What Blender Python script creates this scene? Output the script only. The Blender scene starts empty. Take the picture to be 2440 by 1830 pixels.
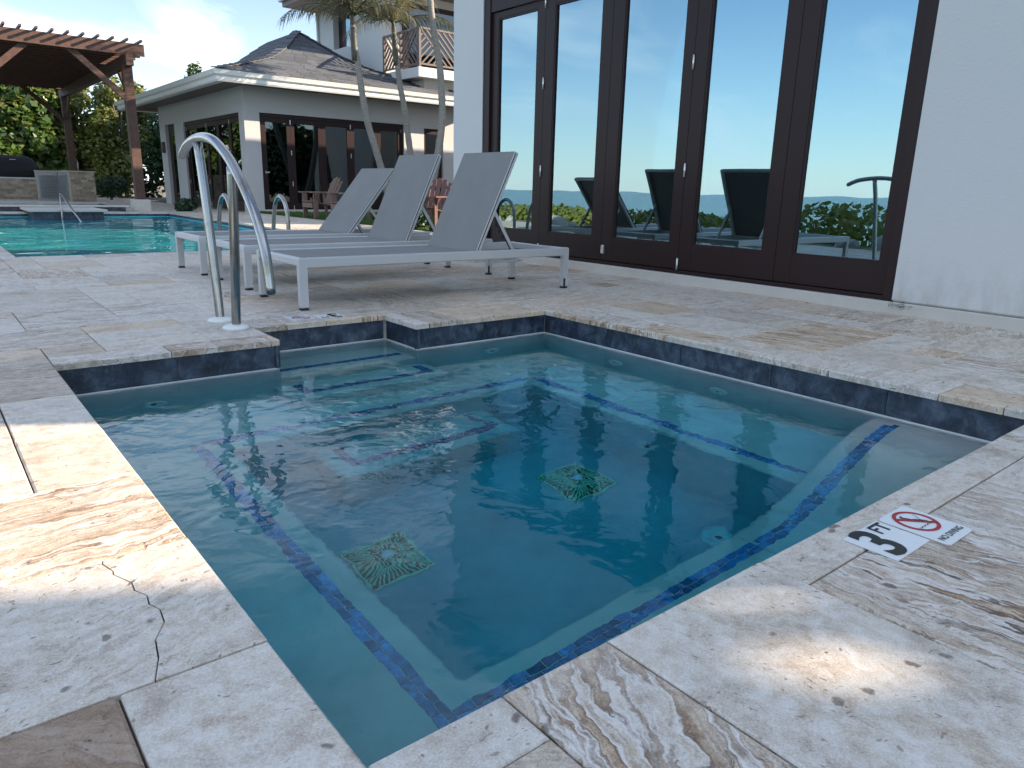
import bpy, bmesh, math, random
import numpy as np
from mathutils import Vector, Matrix
random.seed(7); rng = np.random.default_rng(11)
scene = bpy.context.scene
col = scene.collection
R = math.radians

# ------------------------------------------------------------------ camera
cam_d = bpy.data.cameras.new('camera'); cam = bpy.data.objects.new('camera', cam_d); col.objects.link(cam)
fw = Vector((0.61139, 0.74764, -0.25929)).normalized(); rt = Vector((0.77794, -0.62789, 0.02387)); rt = (rt - fw * rt.dot(fw)).normalized(); up = rt.cross(fw)
m = Matrix((rt, up, -fw)).transposed().to_4x4(); m.translation = Vector((-0.3636, -0.7311, 0.74)); cam.matrix_world = m
cam_d.sensor_width = 36; cam_d.lens = 36 * 1724.6 / 2440; cam_d.clip_start = 0.02; cam_d.clip_end = 9000
scene.camera = cam
CAM = Vector((-0.3636, -0.7311, 0.74))

# ------------------------------------------------------------------ sun, sky, exposure
SUN_AZ, SUN_EL = R(-29), R(23)
sdir = Vector((math.cos(SUN_AZ) * math.cos(SUN_EL), math.sin(SUN_AZ) * math.cos(SUN_EL), math.sin(SUN_EL)))
sun_d = bpy.data.lights.new('sun', 'SUN'); sun = bpy.data.objects.new('sun', sun_d); col.objects.link(sun)
sun_d.energy = 3.4; sun_d.angle = R(0.53); sun_d.color = (1.0, 0.83, 0.64)
sun.rotation_euler = sdir.to_track_quat('Z', 'Y').to_euler(); sun.location = (20, -12, 12)
world = bpy.data.worlds.new('World'); scene.world = world; world.use_nodes = True
wn = world.node_tree.nodes; wl = world.node_tree.links; wn.clear()
w_out = wn.new('ShaderNodeOutputWorld'); w_bg = wn.new('ShaderNodeBackground'); w_sky = wn.new('ShaderNodeTexSky')
w_sky.sky_type = 'NISHITA'; w_sky.sun_disc = False; w_sky.sun_elevation = SUN_EL
w_sky.sun_rotation = math.atan2(sdir.x, sdir.y); w_sky.air_density = 1.0; w_sky.dust_density = 0.15; w_sky.ozone_density = 3.0
SKY = 0.062
w_bg.inputs['Strength'].default_value = SKY
w_tc = wn.new('ShaderNodeTexCoord'); w_sep = wn.new('ShaderNodeSeparateXYZ'); wl.new(w_tc.outputs['Generated'], w_sep.inputs[0])
def wmath(op, a, b=None):
    n = wn.new('ShaderNodeMath'); n.operation = op
    for i, v in enumerate((a, b)):
        if v is None: continue
        if isinstance(v, (int, float)): n.inputs[i].default_value = v
        else: wl.new(v, n.inputs[i])
    return n.outputs[0]
zz = wmath('ADD', wmath('MAXIMUM', w_sep.outputs[2], 0.0), 0.22)
w_cmb = wn.new('ShaderNodeCombineXYZ')
wl.new(wmath('DIVIDE', w_sep.outputs[0], zz), w_cmb.inputs[0]); wl.new(wmath('DIVIDE', w_sep.outputs[1], zz), w_cmb.inputs[1])
w_n = wn.new('ShaderNodeTexNoise'); w_n.inputs['Scale'].default_value = 1.15; w_n.inputs['Detail'].default_value = 9; w_n.inputs['Roughness'].default_value = 0.56; w_n.inputs['Distortion'].default_value = 0.5
w_map = wn.new('ShaderNodeMapping'); w_map.inputs['Location'].default_value = (3.1, 7.4, 0); w_map.inputs['Scale'].default_value = (0.8, 1.3, 1)
wl.new(w_cmb.outputs[0], w_map.inputs['Vector']); wl.new(w_map.outputs[0], w_n.inputs['Vector'])
w_r = wn.new('ShaderNodeValToRGB'); w_r.color_ramp.elements[0].position = 0.42; w_r.color_ramp.elements[0].color = (0, 0, 0, 1); w_r.color_ramp.elements[1].position = 0.70; w_r.color_ramp.elements[1].color = (0.8, 0.8, 0.8, 1)
wl.new(w_n.outputs['Fac'], w_r.inputs[0])
w_mix = wn.new('ShaderNodeMix'); w_mix.data_type = 'RGBA'
hz = wmath('POWER', wmath('SUBTRACT', 1.0, wmath('MINIMUM', wmath('MAXIMUM', w_sep.outputs[2], 0.0), 1.0)), 7.0)
wl.new(wmath('MAXIMUM', w_r.outputs[0], wmath('MULTIPLY', hz, 0.62)), w_mix.inputs['Factor']); wl.new(w_sky.outputs[0], w_mix.inputs['A']); w_mix.inputs['B'].default_value = (8.3, 8.9, 9.8, 1)
wl.new(w_mix.outputs['Result'], w_bg.inputs['Color']); wl.new(w_bg.outputs[0], w_out.inputs[0])
vs = scene.view_settings
vs.view_transform = 'Standard'; vs.look = 'None'; vs.gamma = 1; vs.use_curve_mapping = False; vs.exposure = 1.9
cy = scene.cycles
scene.render.engine = 'CYCLES'
cy.use_denoising = True; cy.max_bounces = 14; cy.diffuse_bounces = 4; cy.glossy_bounces = 6; cy.transmission_bounces = 10; cy.transparent_max_bounces = 12
cy.sample_clamp_indirect = 6.0; cy.blur_glossy = 0.5; cy.caustics_refractive = True; cy.caustics_reflective = False

# ------------------------------------------------------------------ material helpers
class NT:
    def __init__(s, name):
        s.m = bpy.data.materials.new(name); s.m.use_nodes = True; s.t = s.m.node_tree; s.n = s.t.nodes; s.n.clear()
        s.out = s.n.new('ShaderNodeOutputMaterial')
    def L(s, a, b): s.t.links.new(a, b)
    def node(s, t, **k):
        n = s.n.new(t)
        for a, v in k.items(): setattr(n, a, v)
        return n
    def setin(s, sock, v):
        if v is None: return
        if isinstance(v, bpy.types.NodeSocket): s.L(v, sock)
        else:
            if isinstance(v, (tuple, list)) and len(v) == 3 and sock.type == 'RGBA': v = (*v, 1)
            sock.default_value = v
    def math(s, op, a, b=None, c=None, clamp=False):
        n = s.node('ShaderNodeMath', operation=op, use_clamp=clamp)
        for i, v in enumerate((a, b, c)): s.setin(n.inputs[i], v)
        return n.outputs[0]
    def vmath(s, op, a, b=None, scale=None):
        n = s.node('ShaderNodeVectorMath', operation=op); s.setin(n.inputs[0], a); s.setin(n.inputs[1], b)
        if scale is not None: s.setin(n.inputs['Scale'], scale)
        return n.outputs[0]
    def mix(s, f, a, b, blend='MIX'):
        n = s.node('ShaderNodeMix', data_type='RGBA', blend_type=blend); s.setin(n.inputs['Factor'], f); s.setin(n.inputs['A'], a); s.setin(n.inputs['B'], b); return n.outputs['Result']
    def noise(s, vec=None, scale=5, detail=4, rough=0.5, dist=0.0):
        n = s.node('ShaderNodeTexNoise'); s.setin(n.inputs['Vector'], vec); s.setin(n.inputs['Scale'], scale); n.inputs['Detail'].default_value = detail
        n.inputs['Roughness'].default_value = rough; n.inputs['Distortion'].default_value = dist; return n.outputs['Fac']
    def voro(s, vec=None, scale=5, feature='F1', rand=1):
        n = s.node('ShaderNodeTexVoronoi', feature=feature); s.setin(n.inputs['Vector'], vec); n.inputs['Scale'].default_value = scale; n.inputs['Randomness'].default_value = rand; return n
    def ramp(s, f, stops, interp='LINEAR'):
        n = s.node('ShaderNodeValToRGB'); cr = n.color_ramp; cr.interpolation = interp
        while len(cr.elements) < len(stops): cr.elements.new(0.5)
        for e, (p, c) in zip(cr.elements, stops):
            e.position = p; e.color = (c, c, c, 1) if isinstance(c, (int, float)) else (*c, 1)
        s.setin(n.inputs[0], f); return n.outputs[0]
    def mapping(s, vec, scale=(1, 1, 1), rot=(0, 0, 0), loc=(0, 0, 0)):
        n = s.node('ShaderNodeMapping'); s.setin(n.inputs['Vector'], vec); n.inputs['Scale'].default_value = scale; n.inputs['Rotation'].default_value = rot; n.inputs['Location'].default_value = loc; return n.outputs[0]
    def pos(s): return s.node('ShaderNodeNewGeometry').outputs['Position']
    def obj(s): return s.node('ShaderNodeTexCoord').outputs['Object']
    def rnd(s): return s.node('ShaderNodeObjectInfo').outputs['Random']
    def bump(s, h, strength=0.3, dist=0.01):
        n = s.node('ShaderNodeBump'); s.setin(n.inputs['Height'], h); n.inputs['Strength'].default_value = strength; n.inputs['Distance'].default_value = dist; return n.outputs[0]
    def bsdf(s, color, rough=0.5, metal=0.0, normal=None, **k):
        b = s.node('ShaderNodeBsdfPrincipled'); s.setin(b.inputs['Base Color'], color); s.setin(b.inputs['Roughness'], rough); s.setin(b.inputs['Metallic'], metal); s.setin(b.inputs['Normal'], normal)
        for kk, v in k.items(): s.setin(b.inputs[kk.replace('_', ' ')], v)
        s.L(b.outputs[0], s.out.inputs[0]); return b

M = {}
def simple(name, c, rough=0.5, metal=0.0, var=0.12, nscale=8, bstr=0.1, bscale=60, bdist=0.003, **k):
    t = NT(name); p = t.obj(); n = t.noise(p, nscale, 6, 0.6)
    f = t.math('MULTIPLY_ADD', t.math('SUBTRACT', n, 0.5), var * 2, 1.0)
    cc = t.vmath('SCALE', c, scale=f)
    nb = t.bump(t.noise(p, bscale, 4, 0.6), bstr, bdist)
    t.bsdf(cc, rough, metal, nb, **k); M[name] = t.m; return t

# --- travertine: one stone, per-paver seed / banding / warmth / bed angle stored on the mesh
def travertine():
    t = NT('travertine')
    at = t.node('ShaderNodeAttribute', attribute_name='pv'); sp = t.node('ShaderNodeSeparateColor'); t.L(at.outputs['Color'], sp.inputs[0])
    seed, band, warm = sp.outputs[0], sp.outputs[1], sp.outputs[2]; ang = at.outputs['Alpha']
    ad = t.node('ShaderNodeAttribute', attribute_name='pd'); dark = ad.outputs['Fac']
    geo = t.node('ShaderNodeNewGeometry'); pos = geo.outputs['Position']
    off = t.node('ShaderNodeCombineXYZ'); t.setin(off.inputs[0], t.math('MULTIPLY', seed, 91.0)); t.setin(off.inputs[1], t.math('MULTIPLY', seed, 57.0)); t.setin(off.inputs[2], t.math('MULTIPLY', seed, 33.0))
    vr = t.node('ShaderNodeVectorRotate', rotation_type='Z_AXIS'); t.setin(vr.inputs['Vector'], pos); t.setin(vr.inputs['Angle'], t.math('MULTIPLY', ang, math.pi))
    p = t.vmath('ADD', vr.outputs[0], off.outputs[0])
    wv = t.node('ShaderNodeTexNoise'); t.setin(wv.inputs['Vector'], p); wv.inputs['Scale'].default_value = 4.0; wv.inputs['Detail'].default_value = 5
    warp = t.vmath('SCALE', t.vmath('SUBTRACT', wv.outputs['Color'], (0.5, 0.5, 0.5)), scale=t.math('MULTIPLY_ADD', band, 0.07, 0.09))
    pw = t.vmath('ADD', p, warp)
    wv2 = t.node('ShaderNodeTexNoise'); t.setin(wv2.inputs['Vector'], p); wv2.inputs['Scale'].default_value = 22.0; wv2.inputs['Detail'].default_value = 4
    pw2 = t.vmath('ADD', pw, t.vmath('SCALE', t.vmath('SUBTRACT', wv2.outputs['Color'], (0.5, 0.5, 0.5)), scale=0.035))
    # cloudy travertine body
    bs = t.noise(t.mapping(pw, (2.2, 6.5, 3)), 2.2, 9, 0.62); bq = t.noise(t.mapping(pw2, (2.6, 3.4, 3)), 1.6, 10, 0.68)
    bsel = t.ramp(band, [(0.15, 0.0), (0.55, 1.0)]); body_n = t.math('ADD', t.math('MULTIPLY', bs, bsel), t.math('MULTIPLY', bq, t.math('SUBTRACT', 1.0, bsel)))
    body = t.ramp(body_n, [(0.25, (0.34, 0.27, 0.21)), (0.40, (0.55, 0.49, 0.42)), (0.53, (0.69, 0.64, 0.57)), (0.64, (0.56, 0.475, 0.385)), (0.8, (0.78, 0.735, 0.675))])
    # banded onyx: ramp through layers
    bn = t.noise(t.mapping(pw2, (0.7, 7.0, 1.5)), 1.6, 5, 0.55)
    saw = t.math('FRACT', t.math('MULTIPLY_ADD', bn, 3.2, seed))
    bandc = t.ramp(saw, [(0.0, (0.74, 0.71, 0.67)), (0.10, (0.50, 0.40, 0.30)), (0.16, (0.66, 0.60, 0.53)), (0.24, (0.79, 0.77, 0.74)), (0.31, (0.17, 0.10, 0.058)), (0.37, (0.38, 0.26, 0.165)), (0.50, (0.62, 0.53, 0.43)), (0.58, (0.29, 0.18, 0.10)), (0.66, (0.82, 0.80, 0.77)), (0.76, (0.24, 0.16, 0.105)), (0.82, (0.56, 0.46, 0.35)), (0.93, (0.09, 0.07, 0.06)), (0.96, (0.74, 0.71, 0.67))])
    bmask = t.ramp(t.noise(t.mapping(pw, (1.0, 3.2, 1)), 2.0, 3, 0.5), [(0.36, 0.0), (0.60, 1.0)])
    bf = t.math('MULTIPLY', t.math('MULTIPLY_ADD', bmask, 0.75, t.math('MULTIPLY', band, 0.35)), band, clamp=True)
    c = t.mix(bf, body, bandc)
    # fine dark veins along the bed
    vn = t.noise(t.mapping(pw2, (1.1, 8.0, 1)), 2.6, 6, 0.6)
    vein = t.ramp(t.math('ABSOLUTE', t.math('SUBTRACT', vn, 0.5)), [(0.0, 1.0), (0.008, 0.5), (0.016, 0.0)])
    vmask = t.ramp(t.noise(p, 3.1, 3, 0.5), [(0.47, 0.0), (0.62, 1.0)])
    vf = t.math('MULTIPLY', vein, t.math('MULTIPLY', vmask, t.math('MULTIPLY_ADD', band, 0.95, 0.12)), clamp=True)
    c = t.mix(t.math('MULTIPLY', vf, 0.85), c, t.mix(t.ramp(t.noise(p, 1.7, 2, 0.5), [(0.45, 0.0), (0.55, 1.0)]), (0.09, 0.075, 0.065), (0.30, 0.16, 0.075)))
    # shell flecks, pits
    fl = t.voro(t.mapping(pw2, (1, 1.7, 1)), 95)
    fleck = t.ramp(fl.outputs['Distance'], [(0.0, 1.0), (0.16, 0.8), (0.22, 0.0)])
    fsel = t.ramp(t.node('ShaderNodeSeparateColor').outputs[0], [(0, 0), (1, 1)])
    sc = t.node('ShaderNodeSeparateColor'); t.L(fl.outputs['Color'], sc.inputs[0])
    lightf = t.math('MULTIPLY', fleck, t.math('GREATER_THAN', sc.outputs[0], 0.72))
    c = t.mix(t.math('MULTIPLY', lightf, 0.42), c, (0.84, 0.82, 0.79))
    pt = t.voro(t.mapping(pw2, (1, 2.6, 1)), 46); sc2 = t.node('ShaderNodeSeparateColor'); t.L(pt.outputs['Color'], sc2.inputs[0])
    pmask = t.ramp(t.noise(p, 6.0, 3, 0.6), [(0.44, 0.0), (0.58, 1.0)])
    pit = t.math('MULTIPLY', t.math('MULTIPLY', t.ramp(pt.outputs['Distance'], [(0.0, 1.0), (0.13, 0.9), (0.24, 0.0)]), t.math('GREATER_THAN', sc2.outputs[1], 0.60)), pmask)
    c = t.mix(t.math('MULTIPLY', pit, 0.75), c, (0.16, 0.125, 0.10))
    big = t.voro(t.mapping(pw2, (1, 1.5, 1)), 9.0); sc3 = t.node('ShaderNodeSeparateColor'); t.L(big.outputs['Color'], sc3.inputs[0])
    hole = t.math('MULTIPLY', t.ramp(big.outputs['Distance'], [(0.0, 1.0), (0.085, 0.9), (0.13, 0.0)]), t.math('GREATER_THAN', sc3.outputs[2], 0.72))
    c = t.mix(t.math('MULTIPLY', hole, 0.8), c, (0.14, 0.105, 0.08))
    grain = t.noise(p, 260, 5, 0.8)
    mot = t.noise(pw2, 34, 6, 0.7)
    c = t.mix(0.45, c, t.ramp(mot, [(0.32, 0.22), (0.5, 0.5), (0.68, 0.80)]), 'OVERLAY')
    p2 = t.voro(t.mapping(t.vmath('ADD', pw2, t.vmath('SCALE', t.vmath('SUBTRACT', wv2.outputs['Color'], (0.5, 0.5, 0.5)), scale=0.06)), (1, 1.8, 1)), 24); sc4 = t.node('ShaderNodeSeparateColor'); t.L(p2.outputs['Color'], sc4.inputs[0])
    pit2 = t.math('MULTIPLY', t.ramp(p2.outputs['Distance'], [(0.0, 1.0), (0.10, 0.9), (0.19, 0.0)]), t.math('GREATER_THAN', sc4.outputs[0], 0.70))
    c = t.mix(t.math('MULTIPLY', pit2, 0.7), c, (0.20, 0.145, 0.10)); pit = t.math('ADD', pit, pit2)
    c = t.mix(0.45, c, t.ramp(grain, [(0.33, 0.12), (0.67, 0.9)]), 'OVERLAY')
    c = t.mix(warm, c, t.mix(1.0, c, (1.0, 0.76, 0.50), 'MULTIPLY'))
    c = t.mix(dark, c, t.mix(1.0, c, (0.42, 0.30, 0.22), 'MULTIPLY'))
    h = t.math('ADD', t.math('MULTIPLY', t.math('ADD', pit, t.math('MULTIPLY', hole, 1.6)), -1.0), t.math('MULTIPLY', grain, 0.35))
    h = t.math('ADD', h, t.math('MULTIPLY', vf, -0.7)); h = t.math('ADD', h, t.math('MULTIPLY', body_n, 0.8))
    nb = t.bump(h, 0.55, 0.004)
    t.bsdf(c, t.ramp(body_n, [(0.3, 0.62), (0.7, 0.46)]), 0.0, nb, Specular_IOR_Level=0.35); M['travertine'] = t.m
travertine()
simple('grout', (0.10, 0.08, 0.065), 0.9, var=0.3, nscale=30)
simple('house_stucco', (0.50, 0.49, 0.485), 0.85, var=0.05, nscale=1.5, bstr=0.5, bscale=110, bdist=0.004)
simple('stucco', (0.63, 0.625, 0.615), 0.85, var=0.035, nscale=1.5, bstr=0.5, bscale=110, bdist=0.004)
def stucco_dirt():
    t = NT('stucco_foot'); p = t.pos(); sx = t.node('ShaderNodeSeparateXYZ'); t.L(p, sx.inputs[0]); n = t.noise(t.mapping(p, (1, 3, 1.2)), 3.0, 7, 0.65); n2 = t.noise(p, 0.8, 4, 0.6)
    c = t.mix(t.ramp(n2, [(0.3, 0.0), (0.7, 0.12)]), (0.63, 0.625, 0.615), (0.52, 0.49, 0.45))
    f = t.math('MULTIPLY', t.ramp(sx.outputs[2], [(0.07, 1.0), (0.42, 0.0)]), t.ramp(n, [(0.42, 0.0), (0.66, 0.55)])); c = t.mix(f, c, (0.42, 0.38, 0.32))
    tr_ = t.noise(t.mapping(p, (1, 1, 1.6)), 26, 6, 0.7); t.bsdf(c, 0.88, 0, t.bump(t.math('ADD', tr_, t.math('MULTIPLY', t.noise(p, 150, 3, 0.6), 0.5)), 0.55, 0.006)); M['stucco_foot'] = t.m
stucco_dirt()
simple('stucco_cream', (0.56, 0.53, 0.48), 0.85, var=0.14, nscale=5, bstr=0.4, bscale=90, bdist=0.004)
simple('bronze', (0.026, 0.013, 0.013), 0.42, 0.0, var=0.08, nscale=3, bstr=0.04, bscale=40, Specular_IOR_Level=0.22)
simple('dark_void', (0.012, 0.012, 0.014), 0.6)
simple('white_plastic', (0.80, 0.83, 0.80), 0.35, var=0.02)
simple('black_plastic', (0.012, 0.012, 0.014), 0.45, var=0.05)
simple('white_trim', (0.78, 0.78, 0.75), 0.45, var=0.05, nscale=4)
simple('aluminium', (0.56, 0.57, 0.58), 0.34, 0.35, var=0.03, nscale=6, bstr=0.02, bscale=200)
simple('pale_metal', (0.72, 0.72, 0.70), 0.3, 0.8, var=0.05)
simple('louvre_metal', (0.40, 0.42, 0.44), 0.35, 0.6, var=0.06)
simple('cover_fabric', (0.014, 0.014, 0.018), 0.7, var=0.25, nscale=6, bstr=0.5, bscale=7, bdist=0.03)
simple('sand', (0.55, 0.47, 0.35), 0.95, var=0.15, nscale=2, bstr=0.4, bscale=12, bdist=0.03)
simple('earth', (0.17, 0.15, 0.11), 0.95, var=0.3, nscale=0.8, bstr=0.6, bscale=8, bdist=0.04)
simple('rock', (0.52, 0.50, 0.46), 0.9, var=0.3, nscale=5, bstr=0.7, bscale=18, bdist=0.03)
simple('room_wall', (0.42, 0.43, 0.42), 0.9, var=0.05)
simple('curtain', (0.62, 0.63, 0.60), 0.9, var=0.06)
simple('sign_white', (0.80, 0.82, 0.82), 0.35, var=0.03, nscale=20)
simple('sign_black', (0.015, 0.015, 0.015), 0.4); simple('sign_red', (0.42, 0.012, 0.02), 0.4)
simple('pool_pale', (0.08, 0.55, 0.63), 0.7, var=0.08, nscale=4)
def wood(name, c1, c2, rough=0.55, sc=(1, 14, 14)):
    t = NT(name); p = t.obj(); r = t.math('MULTIPLY', t.rnd(), 30.0)
    v = t.vmath('ADD', t.mapping(p, sc), r); n = t.noise(v, 2.0, 7, 0.62, 0.6)
    c = t.ramp(n, [(0.3, c1), (0.7, c2)]); t.bsdf(c, rough, 0, t.bump(n, 0.3, 0.004)); M[name] = t.m
wood('pergola_wood', (0.058, 0.027, 0.018), (0.11, 0.054, 0.036), 0.6, (6, 6, 6))
wood('chair_wood', (0.15, 0.092, 0.072), (0.21, 0.135, 0.108), 0.55, (5, 20, 20))
wood('chair_red', (0.10, 0.045, 0.038), (0.15, 0.070, 0.058), 0.5, (5, 20, 20))
wood('bark_palm', (0.20, 0.18, 0.16), (0.36, 0.34, 0.30), 0.9, (3, 3, 26))
wood('bark', (0.10, 0.085, 0.07), (0.22, 0.19, 0.16), 0.95, (8, 8, 3))
# pool plaster, with exposed aggregate
def plaster(name, ca, cb):
    t = NT(name); p = t.pos(); v = t.voro(p, 260); sc = t.node('ShaderNodeSeparateColor'); t.L(v.outputs['Color'], sc.inputs[0])
    n = t.noise(p, 3.0, 6, 0.6); c = t.ramp(n, [(0.3, ca), (0.7, cb)])
    c = t.mix(t.math('MULTIPLY', t.ramp(t.voro(p, 210).outputs['Distance'], [(0.10, 1.0), (0.22, 0.0)]), 0.35), c, (0.20, 0.22, 0.22))
    t.bsdf(c, 0.7, 0, t.bump(t.noise(p, 180, 3, 0.6), 0.25, 0.003)); M[name] = t.m
plaster('pool_plaster', (0.46, 0.49, 0.49), (0.66, 0.68, 0.67)); plaster('pool_plaster_teal', (0.08, 0.42, 0.47), (0.19, 0.60, 0.64))
def bluetile():
    t = NT('blue_tile'); p = t.pos(); r = t.rnd(); n = t.noise(t.vmath('ADD', t.mapping(p, (1, 1, 1)), t.math('MULTIPLY', r, 9.0)), 40, 4, 0.6, 0.8)
    c = t.ramp(n, [(0.3, (0.001, 0.050, 0.14)), (0.55, (0.004, 0.115, 0.29)), (0.75, (0.015, 0.23, 0.46))])
    c = t.vmath('SCALE', c, scale=t.math('MULTIPLY_ADD', r, 1.6, 0.95)); t.bsdf(c, 0.15); M['blue_tile'] = t.m
bluetile()
def slate():
    t = NT('slate'); p = t.pos(); r = t.math('MULTIPLY', t.rnd(), 13.0); pp = t.vmath('ADD', p, r)
    n = t.noise(pp, 9, 9, 0.68, 0.5); n2 = t.noise(t.mapping(pp, (1.3, 1.3, 0.8)), 15, 8, 0.72)
    c = t.ramp(n, [(0.30, (0.006, 0.009, 0.015)), (0.48, (0.024, 0.037, 0.062)), (0.60, (0.065, 0.088, 0.125)), (0.75, (0.17, 0.19, 0.21))])
    c = t.mix(t.ramp(n2, [(0.52, 0.0), (0.78, 0.5)]), c, (0.20, 0.225, 0.25))
    t.bsdf(c, 0.42, 0, t.bump(n, 0.35, 0.004)); M['slate'] = t.m
slate()
def water(name, absorb, dens, bump_s, bump_d, scale, wmap=(1, 1, 1), tr=None):
    t = NT(name); p = t.pos()
    n1 = t.noise(t.mapping(p, wmap, (0, 0, 0.5)), scale, 3, 0.45, 0.6); n2 = t.noise(t.mapping(p, wmap, (0, 0, -0.7), (4, 2, 0)), scale * 2.7, 2, 0.4, 0.3)
    calm = t.ramp(t.noise(p, 0.55, 2, 0.5), [(0.38, 0.25), (0.62, 1.0)])
    h = t.math('MULTIPLY', t.math('MULTIPLY_ADD', n2, 0.28, n1), calm)
    nb = t.bump(h, bump_s, bump_d)
    if tr is None:
        g = t.node('ShaderNodeBsdfPrincipled'); g.inputs['Transmission Weight'].default_value = 1; g.inputs['IOR'].default_value = 1.333; g.inputs['Roughness'].default_value = 0.0
        g.inputs['Base Color'].default_value = (1, 1, 1, 1); t.L(nb, g.inputs['Normal']); t.L(g.outputs[0], t.out.inputs[0])
        va = t.node('ShaderNodeVolumeAbsorption'); va.inputs['Color'].default_value = (*absorb, 1); va.inputs['Density'].default_value = dens; t.L(va.outputs[0], t.out.inputs['Volume'])
    else:
        rf = t.node('ShaderNodeBsdfRefraction'); rf.inputs['IOR'].default_value = 1.333; rf.inputs['Roughness'].default_value = 0.0; rf.inputs['Color'].default_value = (*absorb, 1); t.L(nb, rf.inputs['Normal'])
        tp = t.node('ShaderNodeBsdfTransparent'); tp.inputs[0].default_value = (*absorb, 1)
        m1 = t.node('ShaderNodeMixShader'); m1.inputs[0].default_value = tr; t.L(rf.outputs[0], m1.inputs[1]); t.L(tp.outputs[0], m1.inputs[2])
        gl = t.node('ShaderNodeBsdfGlossy'); gl.inputs['Roughness'].default_value = 0.015; t.L(nb, gl.inputs['Normal'])
        fr = t.node('ShaderNodeFresnel'); fr.inputs['IOR'].default_value = 1.333; t.L(nb, fr.inputs['Normal'])
        m2 = t.node('ShaderNodeMixShader'); t.L(fr.outputs[0], m2.inputs[0]); t.L(m1.outputs[0], m2.inputs[1]); t.L(gl.outputs[0], m2.inputs[2]); t.L(m2.outputs[0], t.out.inputs[0])
    M[name] = t.m
water('spa_water', (0.02, 0.82, 0.895), 1.55, 0.55, 0.018, 5.0)
t = NT('swim_water'); g_ = t.node('ShaderNodeBsdfGlass'); g_.inputs['IOR'].default_value = 1.333; g_.inputs['Roughness'].default_value = 0.0; g_.inputs['Color'].default_value = (0.86, 0.99, 1.0, 1); t.L(g_.outputs[0], t.out.inputs[0]); M['swim_water'] = t.m
def ocean():
    t = NT('sea'); p = t.pos(); n = t.noise(t.mapping(p, (0.25, 0.05, 1)), 1.0, 6, 0.6)
    c = t.ramp(t.noise(p, 0.02, 3, 0.5), [(0.3, (0.012, 0.10, 0.13)), (0.7, (0.02, 0.17, 0.19))]); t.bsdf(c, 0.25, 0, t.bump(n, 0.6, 0.5)); M['sea'] = t.m
ocean()
def glass(name, refl, tint, tcol):
    t = NT(name); g = t.node('ShaderNodeBsdfGlossy'); g.inputs['Roughness'].default_value = 0.0; g.inputs['Color'].default_value = (*tint, 1)
    p = t.pos(); t.L(t.bump(t.noise(p, 0.9, 2, 0.5), 0.06, 0.03), g.inputs['Normal'])
    tp = t.node('ShaderNodeBsdfTransparent'); tp.inputs[0].default_value = (*tcol, 1)
    lw = t.node('ShaderNodeLayerWeight'); lw.inputs['Blend'].default_value = 0.35
    f = t.math('MULTIPLY_ADD', lw.outputs['Fresnel'], 1.0 - refl, refl, clamp=True)
    mx = t.node('ShaderNodeMixShader'); t.L(f, mx.inputs[0]); t.L(tp.outputs[0], mx.inputs[1]); t.L(g.outputs[0], mx.inputs[2]); t.L(mx.outputs[0], t.out.inputs[0]); M[name] = t.m
glass('door_glass', 0.50, (0.46, 0.65, 0.72), (0.42, 0.56, 0.58))
glass('house_glass', 0.05, (0.85, 0.95, 1.0), (0.25, 0.34, 0.37))
def steel():
    t = NT('steel'); p = t.obj(); n = t.noise(p, 7, 6, 0.65, 0.5); c = t.ramp(n, [(0.30, (0.26, 0.235, 0.185)), (0.5, (0.37, 0.375, 0.375))])
    b = t.noise(t.mapping(p, (1, 1, 1)), 300, 2, 0.5)
    t.bsdf(c, t.ramp(n, [(0.3, 0.28), (0.7, 0.17)]), 1.0, t.bump(b, 0.03, 0.001)); M['steel'] = t.m
steel()
def sling():
    t = NT('sling_fabric'); p = t.obj(); w1 = t.math('SINE', t.math('MULTIPLY', t.node('ShaderNodeSeparateXYZ').outputs[0], 1.0))
    sx = t.node('ShaderNodeSeparateXYZ'); t.L(p, sx.inputs[0])
    a = t.math('SINE', t.math('MULTIPLY', sx.outputs[0], 1800.0)); b = t.math('SINE', t.math('MULTIPLY', sx.outputs[1], 1800.0)); h = t.math('MULTIPLY', a, b)
    n = t.noise(p, 5, 4, 0.6); c = t.ramp(n, [(0.3, (0.200, 0.199, 0.194)), (0.7, (0.228, 0.226, 0.220))]); t.bsdf(c, 0.75, 0, t.bump(h, 0.15, 0.0006)); M['sling_fabric'] = t.m
sling()
def shingle():
    t = NT('shingle'); r = t.rnd(); p = t.pos(); n = t.noise(t.mapping(p, (9, 2, 9)), 6, 5, 0.7)
    c = t.ramp(n, [(0.3, (0.062, 0.068, 0.082)), (0.7, (0.120, 0.128, 0.146))]); c = t.vmath('SCALE', c, scale=t.math('MULTIPLY_ADD', r, 0.5, 0.75)); t.bsdf(c, 0.85, 0, t.bump(n, 0.4, 0.01)); M['shingle'] = t.m
shingle()
def stone():
    t = NT('ledge_stone'); r = t.rnd(); p = t.pos(); n = t.noise(p, 9, 6, 0.7); c = t.ramp(n, [(0.3, (0.34, 0.27, 0.20)), (0.7, (0.54, 0.46, 0.37))])
    c = t.vmath('SCALE', c, scale=t.math('MULTIPLY_ADD', r, 0.55, 0.70)); t.bsdf(c, 0.85, 0, t.bump(n, 0.6, 0.012)); M['ledge_stone'] = t.m
stone()
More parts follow.
